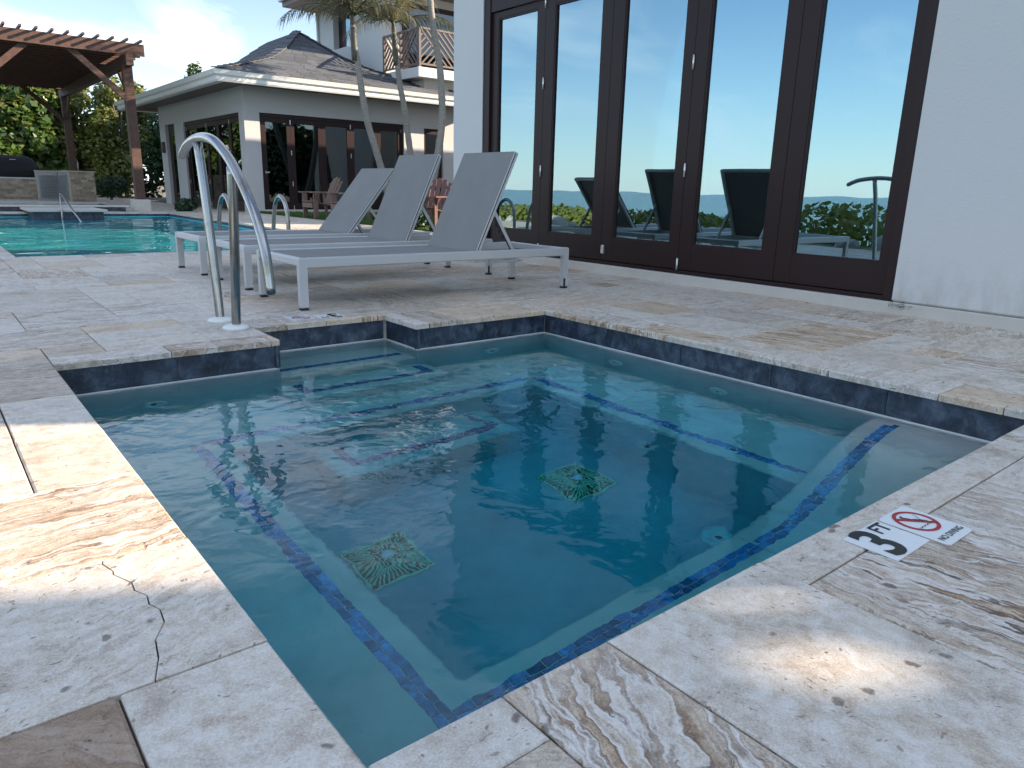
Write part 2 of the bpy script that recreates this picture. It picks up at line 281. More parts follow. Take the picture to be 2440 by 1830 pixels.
def leaf(name, a, b, rough=0.5, trans=0.35, yellow=None):
    t = NT(name); p = t.obj(); n = t.noise(p, 1.3, 3, 0.6); v = t.voro(p, 7); sc = t.node('ShaderNodeSeparateColor'); t.L(v.outputs['Color'], sc.inputs[0])
    c = t.mix(t.math('MULTIPLY_ADD', n, 0.6, t.math('MULTIPLY', sc.outputs[0], 0.4), clamp=True), a, b)
    if yellow: c = t.mix(t.math('MULTIPLY', t.math('GREATER_THAN', sc.outputs[1], 0.86), 0.7), c, yellow)
    d = t.node('ShaderNodeBsdfPrincipled'); t.L(c, d.inputs['Base Color']); d.inputs['Roughness'].default_value = rough
    tl = t.node('ShaderNodeBsdfTranslucent'); t.L(t.mix(1.0, c, (1.3, 1.35, 0.6), 'MULTIPLY'), tl.inputs[0])
    mx = t.node('ShaderNodeMixShader'); mx.inputs[0].default_value = trans; t.L(d.outputs[0], mx.inputs[1]); t.L(tl.outputs[0], mx.inputs[2]); t.L(mx.outputs[0], t.out.inputs[0]); M[name] = t.m
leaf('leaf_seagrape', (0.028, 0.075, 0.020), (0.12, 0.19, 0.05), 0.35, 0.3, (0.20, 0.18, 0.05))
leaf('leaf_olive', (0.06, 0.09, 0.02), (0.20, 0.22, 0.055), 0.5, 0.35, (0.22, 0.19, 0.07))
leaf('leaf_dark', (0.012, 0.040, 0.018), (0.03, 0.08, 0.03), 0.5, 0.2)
leaf('leaf_hedge', (0.12, 0.17, 0.035), (0.27, 0.29, 0.08), 0.5, 0.35, (0.30, 0.26, 0.08))
leaf('palm_leaf', (0.085, 0.078, 0.06), (0.17, 0.16, 0.13), 0.5, 0.3, (0.26, 0.20, 0.10))
leaf('palm_green', (0.05, 0.062, 0.03), (0.125, 0.125, 0.07), 0.45, 0.3)
leaf('grass_blade', (0.05, 0.12, 0.025), (0.09, 0.17, 0.04), 0.6, 0.3)

# ------------------------------------------------------------------ object helpers
def tag(o, label=None, cat=None, group=None, kind=None):
    if label: o['label'] = label
    if cat: o['category'] = cat
    if group: o['group'] = group
    if kind: o['kind'] = kind
    return o
def empty(name, loc=(0, 0, 0), rz=0.0, label=None, cat=None, group=None, kind=None):
    o = bpy.data.objects.new(name, None); col.objects.link(o); o.location = loc; o.rotation_euler = (0, 0, rz); o.empty_display_size = 0.1
    return tag(o, label, cat, group, kind)
def link(name, me, parent=None):
    o = bpy.data.objects.new(name, me); col.objects.link(o)
    if parent is not None: o.parent = parent
    return o
class MB:
    def __init__(s): s.v = []; s.f = []; s.sm = []
    def add(s, vs, fs, smooth=False):
        b = len(s.v); s.v += [tuple(p) for p in vs]; s.f += [tuple(b + i for i in f) for f in fs]; s.sm += [smooth] * len(fs); return s
    def box(s, x0, x1, y0, y1, z0, z1, c=0.0):
        if c <= 0:
            return s.add([(x0, y0, z0), (x1, y0, z0), (x1, y1, z0), (x0, y1, z0), (x0, y0, z1), (x1, y0, z1), (x1, y1, z1), (x0, y1, z1)],
                         [(3, 2, 1, 0), (4, 5, 6, 7), (0, 1, 5, 4), (1, 2, 6, 5), (2, 3, 7, 6), (3, 0, 4, 7)])
        return s.obox(Matrix.Translation(((x0 + x1) / 2, (y0 + y1) / 2, (z0 + z1) / 2)), (x1 - x0) / 2, (y1 - y0) / 2, (z1 - z0) / 2, c)
    def obox(s, mat, hx, hy, hz, c=0.0):
        if c <= 0:
            vs = [mat @ Vector((sx * hx, sy * hy, sz * hz)) for sz in (-1, 1) for sx, sy in ((-1, -1), (1, -1), (1, 1), (-1, 1))]
            return s.add(vs, [(3, 2, 1, 0), (4, 5, 6, 7), (0, 1, 5, 4), (1, 2, 6, 5), (2, 3, 7, 6), (3, 0, 4, 7)])
        L = []
        for z, k in ((-hz, c), (-hz + c, 0), (hz - c, 0), (hz, c)):
            L.append([mat @ Vector((sx * (hx - k), sy * (hy - k), z)) for sx, sy in ((-1, -1), (1, -1), (1, 1), (-1, 1))])
        return s.loft(L, caps=True)
    def beam(s, p, q, w, h, c=0.0, upv=(0, 0, 1)):
        p, q = Vector(p), Vector(q); d = q - p; x = d.normalized(); u = Vector(upv)
        if abs(x.dot(u)) > 0.98: u = Vector((0, 1, 0))
        y = u.cross(x).normalized(); z = x.cross(y); mt = Matrix((x, y, z)).transposed().to_4x4(); mt.translation = (p + q) / 2
        return s.obox(mt, d.length / 2, w / 2, h / 2, c)
    def loft(s, loops, caps=True, smooth=False, closed=True):
        n = len(loops[0]); b = len(s.v)
        for l in loops: s.v += [tuple(p) for p in l]
        fs = []
        for i in range(len(loops) - 1):
            for j in range(n if closed else n - 1):
                k = (j + 1) % n; fs.append((b + i * n + j, b + i * n + k, b + (i + 1) * n + k, b + (i + 1) * n + j))
        s.f += fs; s.sm += [smooth] * len(fs)
        if caps:
            s.f += [tuple(b + j for j in reversed(range(n))), tuple(b + (len(loops) - 1) * n + j for j in range(n))]; s.sm += [False, False]
        return s
    def tube(s, path, r, n=12, caps=True, smooth=True):
        path = [Vector(p) for p in path]; rs = r if isinstance(r, (list, tuple)) else [r] * len(path)
        loops = []; prev = None
        for i, p in enumerate(path):
            t = (path[min(i + 1, len(path) - 1)] - path[max(i - 1, 0)]).normalized()
            if prev is None:
                u = Vector((0, 0, 1)) if abs(t.z) < 0.9 else Vector((1, 0, 0)); a = u.cross(t).normalized()
            else: a = (prev - t * prev.dot(t)).normalized()
            prev = a; bb = t.cross(a)
            loops.append([p + (a * math.cos(2 * math.pi * k / n) + bb * math.sin(2 * math.pi * k / n)) * rs[i] for k in range(n)])
        return s.loft(loops, caps, smooth)
    def lathe(s, prof, c=(0, 0, 0), n=20, axis='z', smooth=True):
        loops = []
        for r, h in prof:
            l = []
            for k in range(n):
                a = 2 * math.pi * k / n; x, y = r * math.cos(a), r * math.sin(a)
                l.append({'z': (c[0] + x, c[1] + y, c[2] + h), 'x': (c[0] + h, c[1] + x, c[2] + y), 'y': (c[0] + y, c[1] + h, c[2] + x)}[axis])
            loops.append(l)
        return s.loft(loops, True, smooth)
    def prism(s, poly, z0, z1):
        n = len(poly); return s.loft([[(x, y, z0) for x, y in poly], [(x, y, z1) for x, y in poly]])
    def mesh(s, name, mat):
        me = bpy.data.meshes.new(name); me.from_pydata(s.v, [], s.f)
        if any(s.sm): me.polygons.foreach_set('use_smooth', s.sm)
        me.materials.append(M[mat] if isinstance(mat, str) else mat); me.update(); return me
    def build(s, name, mat, parent=None): return link(name, s.mesh(name, mat), parent)
def arc(pts, n=24):
    """Catmull-Rom through pts"""
    P = [Vector(p) for p in pts]; P = [P[0] * 2 - P[1]] + P + [P[-1] * 2 - P[-2]]; out = []
    segs = len(P) - 3
    for i in range(segs):
        a, b, c, d = P[i:i + 4]
        k = max(2, n // segs)
        for j in range(k):
            t = j / k; out.append(0.5 * ((2 * b) + (c - a) * t + (2 * a - 5 * b + 4 * c - d) * t * t + (3 * b - a - 3 * c + d) * t ** 3))
    out.append(P[-2]); return out
def quads_mesh(name, V, mat, smooth=False):
    """V: (n,4,3) array of quads"""
    n = len(V); me = bpy.data.meshes.new(name); me.vertices.add(4 * n); me.vertices.foreach_set('co', V.reshape(-1).astype(np.float32))
    me.loops.add(4 * n); me.loops.foreach_set('vertex_index', np.arange(4 * n, dtype=np.int32)); me.polygons.add(n); me.polygons.foreach_set('loop_start', np.arange(0, 4 * n, 4, dtype=np.int32))
    me.update(calc_edges=True); me.materials.append(M[mat]); return me
def visible(p, margin=0.06):
    d = Vector(p) - CAM; a = d.dot(fw)
    if a <= 0.05: return None
    x = d.dot(rt) / a * 1724.6 / 2440; y = d.dot(up) / a * 1724.6 / 2440
    return a if abs(x) < 0.5 + margin and abs(y) < 0.375 + margin else None

# ================================================================== GROUND, SEA, DECK
SPA = (0.0, 2.70, 0.0, 2.70); REC = (0.96, 1.74, 2.70, 3.06); POOL = (0.36, 4.5, 7.75, 18.6)
def sheet(name, xs, ys, holes, z, mat, parent=None, zf=None):
    xs = sorted(set(xs)); ys = sorted(set(ys)); b = MB()
    for i in range(len(xs) - 1):
        for j in range(len(ys) - 1):
            cx, cyy = (xs[i] + xs[i + 1]) / 2, (ys[j] + ys[j + 1]) / 2
            if any(h[0] < cx < h[1] and h[2] < cyy < h[3] for h in holes): continue
            q = [(xs[i], ys[j]), (xs[i + 1], ys[j]), (xs[i + 1], ys[j + 1]), (xs[i], ys[j + 1])]
            b.add([(x, y, zf(x, y) if zf else z) for x, y in q], [(0, 1, 2, 3)])
    return b.build(name, mat, parent)
def grow(h, d): return (h[0] - d, h[1] + d, h[2] - d, h[3] + d)
HOLES = [grow(SPA, 0.1), grow(REC, 0.1), grow(POOL, 0.1)]
hx = [v for h in HOLES for v in h[:2]]; hy = [v for h in HOLES for v in h[2:]]
def gz(x, y): return -0.06 if x > -2.9 else (-0.06 - 2.3 * min(1, (-2.9 - x) / 7.0) - 0.02 * max(0, -9.9 - x))
ground = sheet('ground', [-60, -20, -9.9, -7.5, -5, -2.9, -1.4, 20, 60, 900] + hx, [-900, -60, -20, -6, 24, 60, 150, 900] + hy, HOLES, 0, 'earth', zf=gz)
tag(ground, kind='structure')
beach = sheet('beach', [-26, -13, -9.0], [-400, -60, 0, 60, 400], [], 0, 'sand', zf=lambda x, y: gz(x, y) + 0.03); tag(beach, kind='structure')
sea = sheet('sea', [-6000, -400, -60, -12.2], [-6000, -300, 0, 300, 6000], [], -2.42, 'sea'); tag(sea, kind='structure')

mo = 0.2285; Y0 = 0.115
DECK = [(-6 * mo, 4.655, -12 * mo + Y0, 6.60), (-6 * mo, 6.7, 6.60, 19.4), (4.5, 6.9, 18.5, 27.5), (-6 * mo, 6.7, 18.4, 36)]
bed_holes = [grow(SPA, 0.035), grow(REC, 0.035), grow(POOL, 0.035), (4.6, 7.9, -0.82, 6.56)]
bx = [v for h in bed_holes for v in h[:2]]; by = [v for h in bed_holes for v in h[2:]]
paving = sheet('paving', [-6 * mo, 6.7] + bx, [-12 * mo + Y0, 19, 36] + by, bed_holes, -0.013, 'grout'); tag(paving, kind='structure')
cut = [SPA, REC, POOL, (4.640, 9.0, -5, 6.575), (6.56, 15, 18.74, 30), (6.6, 15, 8.0, 18.74)]
def subtract(r, h):
    x0, x1, y0, y1 = r; a0, a1, b0, b1 = h
    if a1 <= x0 or a0 >= x1 or b1 <= y0 or b0 >= y1: return [r]
    out = []
    if a0 > x0: out.append((x0, a0, y0, y1))
    if a1 < x1: out.append((a1, x1, y0, y1))
    m0, m1 = max(x0, a0), min(x1, a1)
    if b0 > y0: out.append((m0, m1, y0, b0))
    if b1 < y1: out.append((m0, m1, b1, y1))
    return [o for o in out if o[1] - o[0] > 0.012 and o[3] - o[2] > 0.012]
used = set(); tiles = []
def put(i, j, w, h, style=None):
    for a in range(w):
        for b in range(h): used.add((i + a, j + b))
    tiles.append((i, j, w, h, style))
# the stones by the near corner, as they lie: style = (band, warm, dark, bed angle)
for a in [(-1, 5, 1, 2, (0.05, 0.30, 0.0, 0.02)), (-3, 5, 2, 2, (0.05, 0.12, 0.0, 0.0)), (-4, 3, 4, 2, (0.9, 0.28, 0.0, 0.97)), (-1, -1, 1, 2, (0.0, 0.05, 0.0, 0.05)),
          (-3, -1, 2, 2, (0.45, 0.2, 0.72, 0.2)), (-1, 7, 1, 2, (0.05, 0.1, 0.0, 0.0)), (-3, 7, 2, 2, (0.6, 0.05, 0.1, 0.0)), (-1, 9, 1, 3, (0.7, 0.15, 0.25, 0.02)), (-3, 9, 2, 3, (0.4, 0.05, 0.0, 0.0)), (0, -1, 1, 1, (0.0, 0.0, 0.0, 0.0)),
          (0, -3, 1, 2, (0.6, 0.1, 0.1, 0.25)), (1, -4, 1, 4, (1.0, 0.08, 0.05, 0.60)), (2, -3, 2, 3, (0.06, 0.05, 0.0, 0.35)), (4, -1, 4, 1, (0.25, 0.1, 0.0, 0.05)),
          (4, -4, 2, 3, (0.95, 0.12, 0.08, 0.45)), (6, -4, 2, 3, (0.7, 0.05, 0.0, 0.45)), (8, -1, 2, 2, (0.1, 0.0, 0.0, 0.1)), (8, -3, 3, 2, (0.3, 0.0, 0.0, 0.0)), (2, -5, 2, 2, (0.2, 0.1, 0.0, 0.4)), (0, 12, 1, 1, None), (1, 12, 2, 1, (0.2, 0.15, 0, 0))]:
    put(*a[:4], a[4])
for a_ in range(-4, 0):
    for b_ in (1, 2): used.add((a_, b_))          # the cracked stone is laid by hand below
rnd = random.Random(5)
for j in range(-14, 160):
    for i in range(-6, 31):
        if (i, j) in used: continue
        x, y = (i + 0.5) * mo, Y0 + (j + 0.5) * mo
        if not any(d[0] - 0.15 <= x <= d[1] + 0.15 and d[2] <= y <= d[3] for d in DECK): continue
        opts = [(3, 2), (2, 3), (2, 2), (2, 2), (3, 2), (2, 1), (1, 2), (1, 1)]; rnd.shuffle(opts); opts.append((1, 1))
        for w, h in opts:
            if all((i + a, j + b) not in used for a in range(w) for b in range(h)): put(i, j, w, h); break
pieces = []
for i, j, w, h, st in tiles:
    rs = [(i * mo, (i + w) * mo, Y0 + j * mo, Y0 + (j + h) * mo)]
    for c in cut: rs = [q for r in rs for q in subtract(r, c)]
    for r in rs:
        if st is None or st is False:
            u = rnd.random(); b = 0.05 + 0.40 * rnd.random() if u < 0.65 else 0.55 + 0.4 * rnd.random()
            s_ = (b, rnd.choice([0, 0.03, 0.08, 0.12, 0.3, 0.5]), rnd.choice([0, 0, 0, 0, 0, 0.12, 0.3]) * rnd.random(), (rnd.random() - 0.5) * 0.16 + rnd.choice([0, 0, 0, 0.5]))
        else: s_ = st
        pieces.append((r, (rnd.random(), s_[0], s_[1], s_[3] % 1.0), s_[2], rnd.uniform(-0.0009, 0.0009)))
def depth_of(p):
    r = p[0]; best = None
    for x in (r[0], (r[0] + r[1]) / 2, r[1]):
        for y in (r[2], (r[2] + r[3]) / 2, r[3]):
            a = visible((x, y, 0), 0.02)
            if a is not None: best = a if best is None else min(best, a)
    return best
seen = []; rest = []
for p in pieces:
    d = depth_of(p); (seen if d is not None else rest).append((d if d is not None else 1e9, p))
seen.sort(key=lambda t: t[0] / math.sqrt((t[1][0][1] - t[1][0][0]) * (t[1][0][3] - t[1][0][2])) ** 0.3)
rest = [p for _, p in rest] + [p for _, p in seen[295:]]; seen = [p for _, p in seen[:295]]
def paver_geo(b, r, dz, cx=0, cyy=0):
    g = 0.0021; c = 0.004; x0, x1, y0, y1 = r[0] + g - cx, r[1] - g - cx, r[2] + g - cyy, r[3] - g - cyy
    jit = lambda: rnd.uniform(-0.0011, 0.0011)
    L = []
    for z, k in ((-0.030, 0), (-c + dz, 0), (dz, c)):
        L.append([(x0 + k + jit(), y0 + k + jit(), z), (x1 - k + jit(), y0 + k + jit(), z), (x1 - k + jit(), y1 - k + jit(), z), (x0 + k + jit(), y1 - k + jit(), z)])
    n0 = len(b.f); b.loft(L); return len(b.f) - n0
def paver_attr(me, cols, darks):
    a = me.attributes.new('pv', 'FLOAT_COLOR', 'FACE'); a.data.foreach_set('color', np.array(cols, dtype=np.float32).reshape(-1))
    a = me.attributes.new('pd', 'FLOAT', 'FACE'); a.data.foreach_set('value', np.array(darks, dtype=np.float32))
for r, pv, dk, dz in seen:
    cx, cyy = (r[0] + r[1]) / 2, (r[2] + r[3]) / 2; b = MB(); n = paver_geo(b, r, dz, cx, cyy); me = b.mesh('paver', 'travertine'); paver_attr(me, [pv] * n, [dk] * n)
    o = link('paver', me, paving); o.location = (cx, cyy, 0)
ck = [(-0.165, 0.8), (-0.169, 0.783), (-0.158, 0.741), (-0.160, 0.726), (-0.146, 0.690), (-0.139, 0.672), (-0.141, 0.640), (-0.127, 0.607), (-0.131, 0.575), (-0.120, 0.545), (-0.124, 0.50), (-0.150, 0.452), (-0.158, 0.40), (-0.176, 0.3435)]
lo_, hi_ = (-4 * mo, Y0 + mo), (0.0, Y0 + 3 * mo)
for side in (0, 1):
    if side == 0: poly = [(lo_[0] + 0.002, lo_[1] + 0.002)] + [(x - 0.0012, max(lo_[1] + 0.002, min(hi_[1] - 0.002, y))) for x, y in reversed(ck)] + [(lo_[0] + 0.002, hi_[1] - 0.002)]
    else: poly = [(hi_[0] - 0.002, hi_[1] - 0.002)] + [(x + 0.0012, max(lo_[1] + 0.002, min(hi_[1] - 0.002, y))) for x, y in ck] + [(hi_[0] - 0.002, lo_[1] + 0.002)]
    mx, my = sum(p[0] for p in poly) / len(poly), sum(p[1] for p in poly) / len(poly)
    ins = [(x + (mx - x) * 0.006, y + (my - y) * 0.006) for x, y in poly]
    b = MB(); b.loft([[(x, y, -0.03) for x, y in poly], [(x, y, -0.0016) for x, y in poly], [(x, y, 0.0002) for x, y in ins]]); me = b.mesh('paver', 'travertine'); n = len(b.f); paver_attr(me, [(0.37, 0.22, 0.08, 0.9)] * n, [0.0] * n); link('paver', me, paving)
b = MB(); cols = []; dks = []
for r, pv, dk, dz in rest: n = paver_geo(b, r, dz); cols += [pv] * n; dks += [dk] * n
me = b.mesh('paver_field', 'travertine'); paver_attr(me, cols, dks); tag(link('paver_field', me, paving), kind='stuff')

# ================================================================== SPA
ZW = -0.15; ZB = -0.60; ZF = -1.07
def spa_poly(d): return [(0 - d, 0 - d), (2.70 + d, 0 - d), (2.70 + d, 2.70 + d), (1.74 + d, 2.70 + d), (1.74 + d, 3.06 + d), (0.96 - d, 3.06 + d), (0.96 - d, 2.70 + d), (0 - d, 2.70 + d)]
spa = empty('spa_pool', (0, 0, 0), 0, 'square sunken spa with blue mosaic bench lines and slate waterline', 'spa')
b = MB(); lp = lambda d, z: [(x, y, z) for x, y in spa_poly(d)]
b.loft([lp(0.09, -1.2), lp(0.09, -0.1435), lp(0.011, -0.1435), lp(0.008, -0.146), lp(0.008, -1.10)], caps=False)
def rr(x0, x1, y0, y1, r, z, n=5):
    out = []
    for cx, cyy, a0 in ((x0 + r, y0 + r, 180), (x1 - r, y0 + r, 270), (x1 - r, y1 - r, 0), (x0 + r, y1 - r, 90)):
        for k in range(n + 1): a = R(a0 + 90 * k / n); out.append((cx + r * math.cos(a), cyy + r * math.sin(a), z))
    return out
bi = (0.507, 2.123, 0.497, 2.143)
ring = [rr(-0.06, 2.76, -0.06, 2.76, 0.01, ZB)]
for k in range(5):
    a = R(90 * k / 4); e = 0.02; ring.append(rr(bi[0] - e + e * math.sin(a), bi[1] + e - e * math.sin(a), bi[2] - e + e * math.sin(a), bi[3] + e - e * math.sin(a), 0.025, ZB - e + e * math.cos(a)))
b.loft(ring, caps=False, smooth=True)
bs_ = MB(); bs_.loft([rr(*bi, 0.025, ZB - 0.02), rr(*bi, 0.025, ZF + 0.02), rr(bi[0] + 0.02, bi[1] - 0.02, bi[2] + 0.02, bi[3] - 0.02, 0.03, ZF)], caps=False, smooth=True); q_ = rr(bi[0] + 0.02, bi[1] - 0.02, bi[2] + 0.02, bi[3] - 0.02, 0.03, ZF); bs_.add(q_, [tuple(range(len(q_)))]); bs_.build('basin', 'pool_plaster_teal', spa)
b.box(0.90, 1.80, 2.72, 3.10, -1.0, -0.33, 0.012)                 # top step in the alcove
b.box(0.92, 1.81, 2.44, 2.74, -1.0, -0.47, 0.014)                 # second step
b.box(0.86, 1.80, 1.83, 2.18, -1.10, -0.83, 0.014)                # third step
shell = b.build('shell', 'pool_plaster', spa)
# seat that curves up to the wall in the near corner
def seat_z(x): t = max(0.0, min(1.0, (x - 1.72) / (2.66 - 1.72))); return -0.597 + 0.418 * (t * t * (3 - 2 * t)) ** 1.05
def seat_y(x): t = max(0.0, min(1.0, (x - 1.72) / (2.70 - 1.72))); return 0.501 + 0.075 * t
loops = []
for k in range(33):
    x = 1.6 + (2.73 - 1.6) * k / 32; z = seat_z(x); y = seat_y(x)
    loops.append([(x, -0.05, -1.075), (x, -0.05, z), (x, y - 0.02, z), (x, y - 0.006, z - 0.006), (x, y, z - 0.02), (x, y, -1.075)])
MB().loft(loops, caps=True, smooth=True).build('curved_seat', 'pool_plaster', spa)
# mosaic bench lines
tile_me = MB().obox(Matrix.Identity(4), 0.0256, 0.0118, 0.004, 0.0009).mesh('mosaic_tile', 'blue_tile')
stuff_t = MB()
def place_tile(x, y, z, slope=0.0, single=True, turn=0.0):
    if single:
        o = link('mosaic_tile', tile_me, spa); o.location = (x, y, z - 0.002); o.rotation_euler = (0, -slope, turn + rnd.uniform(-0.012, 0.012))
    else: stuff_t.obox(Matrix.Translation((x, y, z - 0.002)) @ Matrix.Rotation(turn, 4, 'Z'), 0.0256, 0.0118, 0.004, 0.0009)
P_ = 0.0536
def rows_x(x0, x1, ys, z, single=True, zf=None, yf=None):
    n = int((x1 - x0) / P_ + 1e-6)
    for r_, y in enumerate(ys):
        for k in range(n):
            x = x0 + (k + 0.5) * P_ - (P_ * 0.45 if r_ and single else 0)
            if zf: s_ = math.atan2(zf(x + 0.01) - zf(x - 0.01), 0.02); place_tile(x, y + yf(x), zf(x) + (0.003 if x > 1.6 else 0), s_, single)
            else: place_tile(x, y, z, 0, single)
def rows_y(y0, y1, xs, z, single=True):
    n = int((y1 - y0) / P_ + 1e-6)
    for r_, x in enumerate(xs):
        for k in range(n): place_tile(x, y0 + (k + 0.5) * P_ - (P_ * 0.45 if r_ and single else 0), z, 0, single, math.pi / 2)
rows_y(0.38, 2.27, (0.392, 0.4184), ZB)
# near row follows the curved seat; arc-length steps
for r_, yb in enumerate((0.392, 0.4184)):
    x = 0.459 - (P_ * 0.0 if r_ else 0.4 * P_) + (0 if r_ else 0.0)
    while x < 2.655:
        z = seat_z(x) if x > 1.6 else ZB; s_ = math.atan2(seat_z(x + 0.01) - seat_z(x - 0.01), 0.02) if x > 1.6 else 0
        place_tile(x, yb + (seat_y(x) - 0.501), z, s_); x += P_ * math.cos(s_)
rows_x(0.46, 2.20, (2.226, 2.2524), ZB); rows_y(0.62, 2.28, (2.208, 2.2344), ZB)
rows_x(0.975, 1.735, (2.840, 2.8664), -0.33, False)
rows_x(1.00, 1.76, (2.535, 2.5614), -0.47, False); rows_y(2.576, 2.72, (1.01, 1.0364), -0.47, False); rows_y(2.576, 2.72, (1.71, 1.7364), -0.47, False)
rows_x(0.93, 1.74, (1.915, 1.9414), -0.83, False); rows_y(1.956, 2.15, (0.945, 0.9714), -0.83, False); rows_y(1.956, 2.15, (1.685, 1.7114), -0.83, False)
tag(stuff_t.build('step_mosaic', 'blue_tile', spa), kind='stuff')
# slate waterline
SP = spa_poly(0)
bb = MB(); bb.loft([lp(0.085, -0.1425), lp(0.085, -0.033), lp(0.020, -0.033), lp(0.020, -0.1425)], caps=False); bb.build('bond_beam', 'stucco_cream', spa)
for k in range(8):
    a, c = Vector((*SP[k], 0)), Vector((*SP[(k + 1) % 8], 0)); d = (c - a); Ln = d.length; d.normalize(); nrm = Vector((d.y, -d.x, 0))
    convex = k in (3, 6)
    n = max(1, round(Ln / 0.6)); step = Ln / n
    for q in range(n):
        ext0 = 0.010 if q == 0 else 0; ext1 = 0.010 if q == n - 1 else 0
        p0 = a + d * (q * step + 0.0015 - (ext0 if k not in (4, 7, 6, 3) else -0.0)); p1 = a + d * ((q + 1) * step - 0.0015 + (ext1 if k not in (2, 5, 3, 6) else 0))
        z0, z1 = -0.1430, -0.0305
        MB().beam(p0 + nrm * 0.018 + Vector((0, 0, (z0 + z1) / 2)), p1 + nrm * 0.018 + Vector((0, 0, (z0 + z1) / 2)), 0.013, z1 - z0, 0.0012).build('slate_tile', 'slate', spa)
def jet(p, axis, sgn, r=0.055):
    prof = [(r, -0.012), (r, 0.003), (r * 0.86, 0.009), (r * 0.5, 0.010), (r * 0.44, 0.004), (r * 0.22, 0.004), (r * 0.2, 0.008), (0.001, 0.009)]
    o = MB().lathe([(a, h * sgn) for a, h in prof], p, 20, axis).build('jet_fitting', 'white_plastic', spa)
    MB().lathe([(r * 0.17, 0.006 * sgn), (r * 0.17, 0.0115 * sgn), (0.0005, 0.0115 * sgn)], p, 12, axis).build('nozzle', 'black_plastic', o)
jet((0.37, 2.708, -0.44), 'y', -1); jet((2.28, 2.708, -0.43), 'y', -1); jet((2.708, 2.08, -0.44), 'x', -1); jet((2.708, 1.36, -0.44), 'x', -1); jet((2.132, 1.33, -0.84), 'x', -1, 0.05); jet((1.905, 0.745, -1.066), 'z', 1, 0.07)
simple('grate', (0.86, 0.84, 0.55), 0.5, var=0.05); simple('grate_dark', (0.06, 0.10, 0.03), 0.6)
for cx, cyy in ((0.815, 1.41), (1.78, 1.415)):
    dc = empty('drain_cover', (cx, cyy, ZF), 0); dc.parent = spa
    h = 0.125
    f = MB()
    for s_ in (-1, 1): f.box(-h, h, s_ * h - 0.006, s_ * h + 0.006, 0, 0.012, 0.002); f.box(s_ * h - 0.006, s_ * h + 0.006, -h + 0.007, h - 0.007, 0, 0.012, 0.002)
    f.build('rim', 'grate', dc)
    MB().loft([[(-h, -h, 0.002), (h, -h, 0.002), (h, h, 0.002), (-h, h, 0.002)], [(-0.055, -0.055, 0.034), (0.055, -0.055, 0.034), (0.055, 0.055, 0.034), (-0.055, 0.055, 0.034)]]).build('plate', 'grate_dark', dc)
    g = MB()
    for side in range(4):
        rot = Matrix.Rotation(side * math.pi / 2, 4, 'Z')
        for k in range(11):
            t = -0.105 + 0.21 * k / 10; ti = t * 0.5
            g.beam(rot @ Vector((t, -h + 0.008, 0.010)), rot @ Vector((ti, -0.057, 0.038)), 0.0062, 0.006)
        g.beam(rot @ Vector((-0.057, -0.057, 0.040)), rot @ Vector((0.057, -0.057, 0.040)), 0.004, 0.006)
    for k in range(8): t = -0.049 + 0.014 * k; g.beam((t, -0.055, 0.039), (t, 0.055, 0.039), 0.005, 0.006)
    g.build('grate', 'grate', dc); MB().lathe([(0.026, 0.03), (0.026, 0.046), (0.022, 0.048), (0.001, 0.048)], (0, 0, 0), 18).build('centre_cap', 'white_plastic', dc)
wat = MB().prism(spa_poly(0.013), -1.085, ZW).build('water', 'spa_water'); tag(wat, kind='structure')

# ================================================================== SPA HANDRAIL
hr = empty('spa_handrail', (0.88, 3.2, 0), 0, 'curved brushed steel grab rail standing at the spa steps', 'handrail')
def rel(pts, o): return [Vector(p) - Vector(o) for p in pts]
O = (0.88, 3.2, 0)
rail_path = arc(rel([(0.88, 3.80, 0.885), (0.88, 3.66, 0.942), (0.88, 3.44, 0.967), (0.88, 3.23, 0.945), (0.88, 3.04, 0.868), (0.88, 2.90, 0.775), (0.88, 2.77, 0.665), (0.88, 2.67, 0.545), (0.88, 2.605, 0.41), (0.88, 2.575, 0.25)], O), 60)
rp = rail_path; d0 = (rp[0] - rp[1]).normalized(); d1 = (rp[-1] - rp[-2]).normalized()
MB().tube([rp[0] + d0 * 0.012] + rp + [rp[-1] + d1 * 0.010], [0.013] + [0.0242] * len(rp) + [0.014], 20).build('rail', 'steel', hr)
MB().tube(arc(rel([(0.88, 3.345, -0.02), (0.88, 3.375, 0.24), (0.88, 3.43, 0.64), (0.88, 3.49, 0.945)], O), 18), 0.0238, 18).build('post', 'steel', hr)
MB().tube(arc(rel([(0.88, 3.095, -0.02), (0.88, 3.05, 0.27), (0.88, 3.005, 0.60), (0.88, 2.985, 0.815)], O), 18), 0.0238, 18).build('post', 'steel', hr)
for y in (3.345, 3.095): MB().lathe([(0.068, -0.001), (0.068, 0.010), (0.060, 0.016), (0.034, 0.021), (0.026, 0.026), (0.022, 0.026)], (0, y - 3.2, 0), 28).build('flange', 'white_plastic', hr)

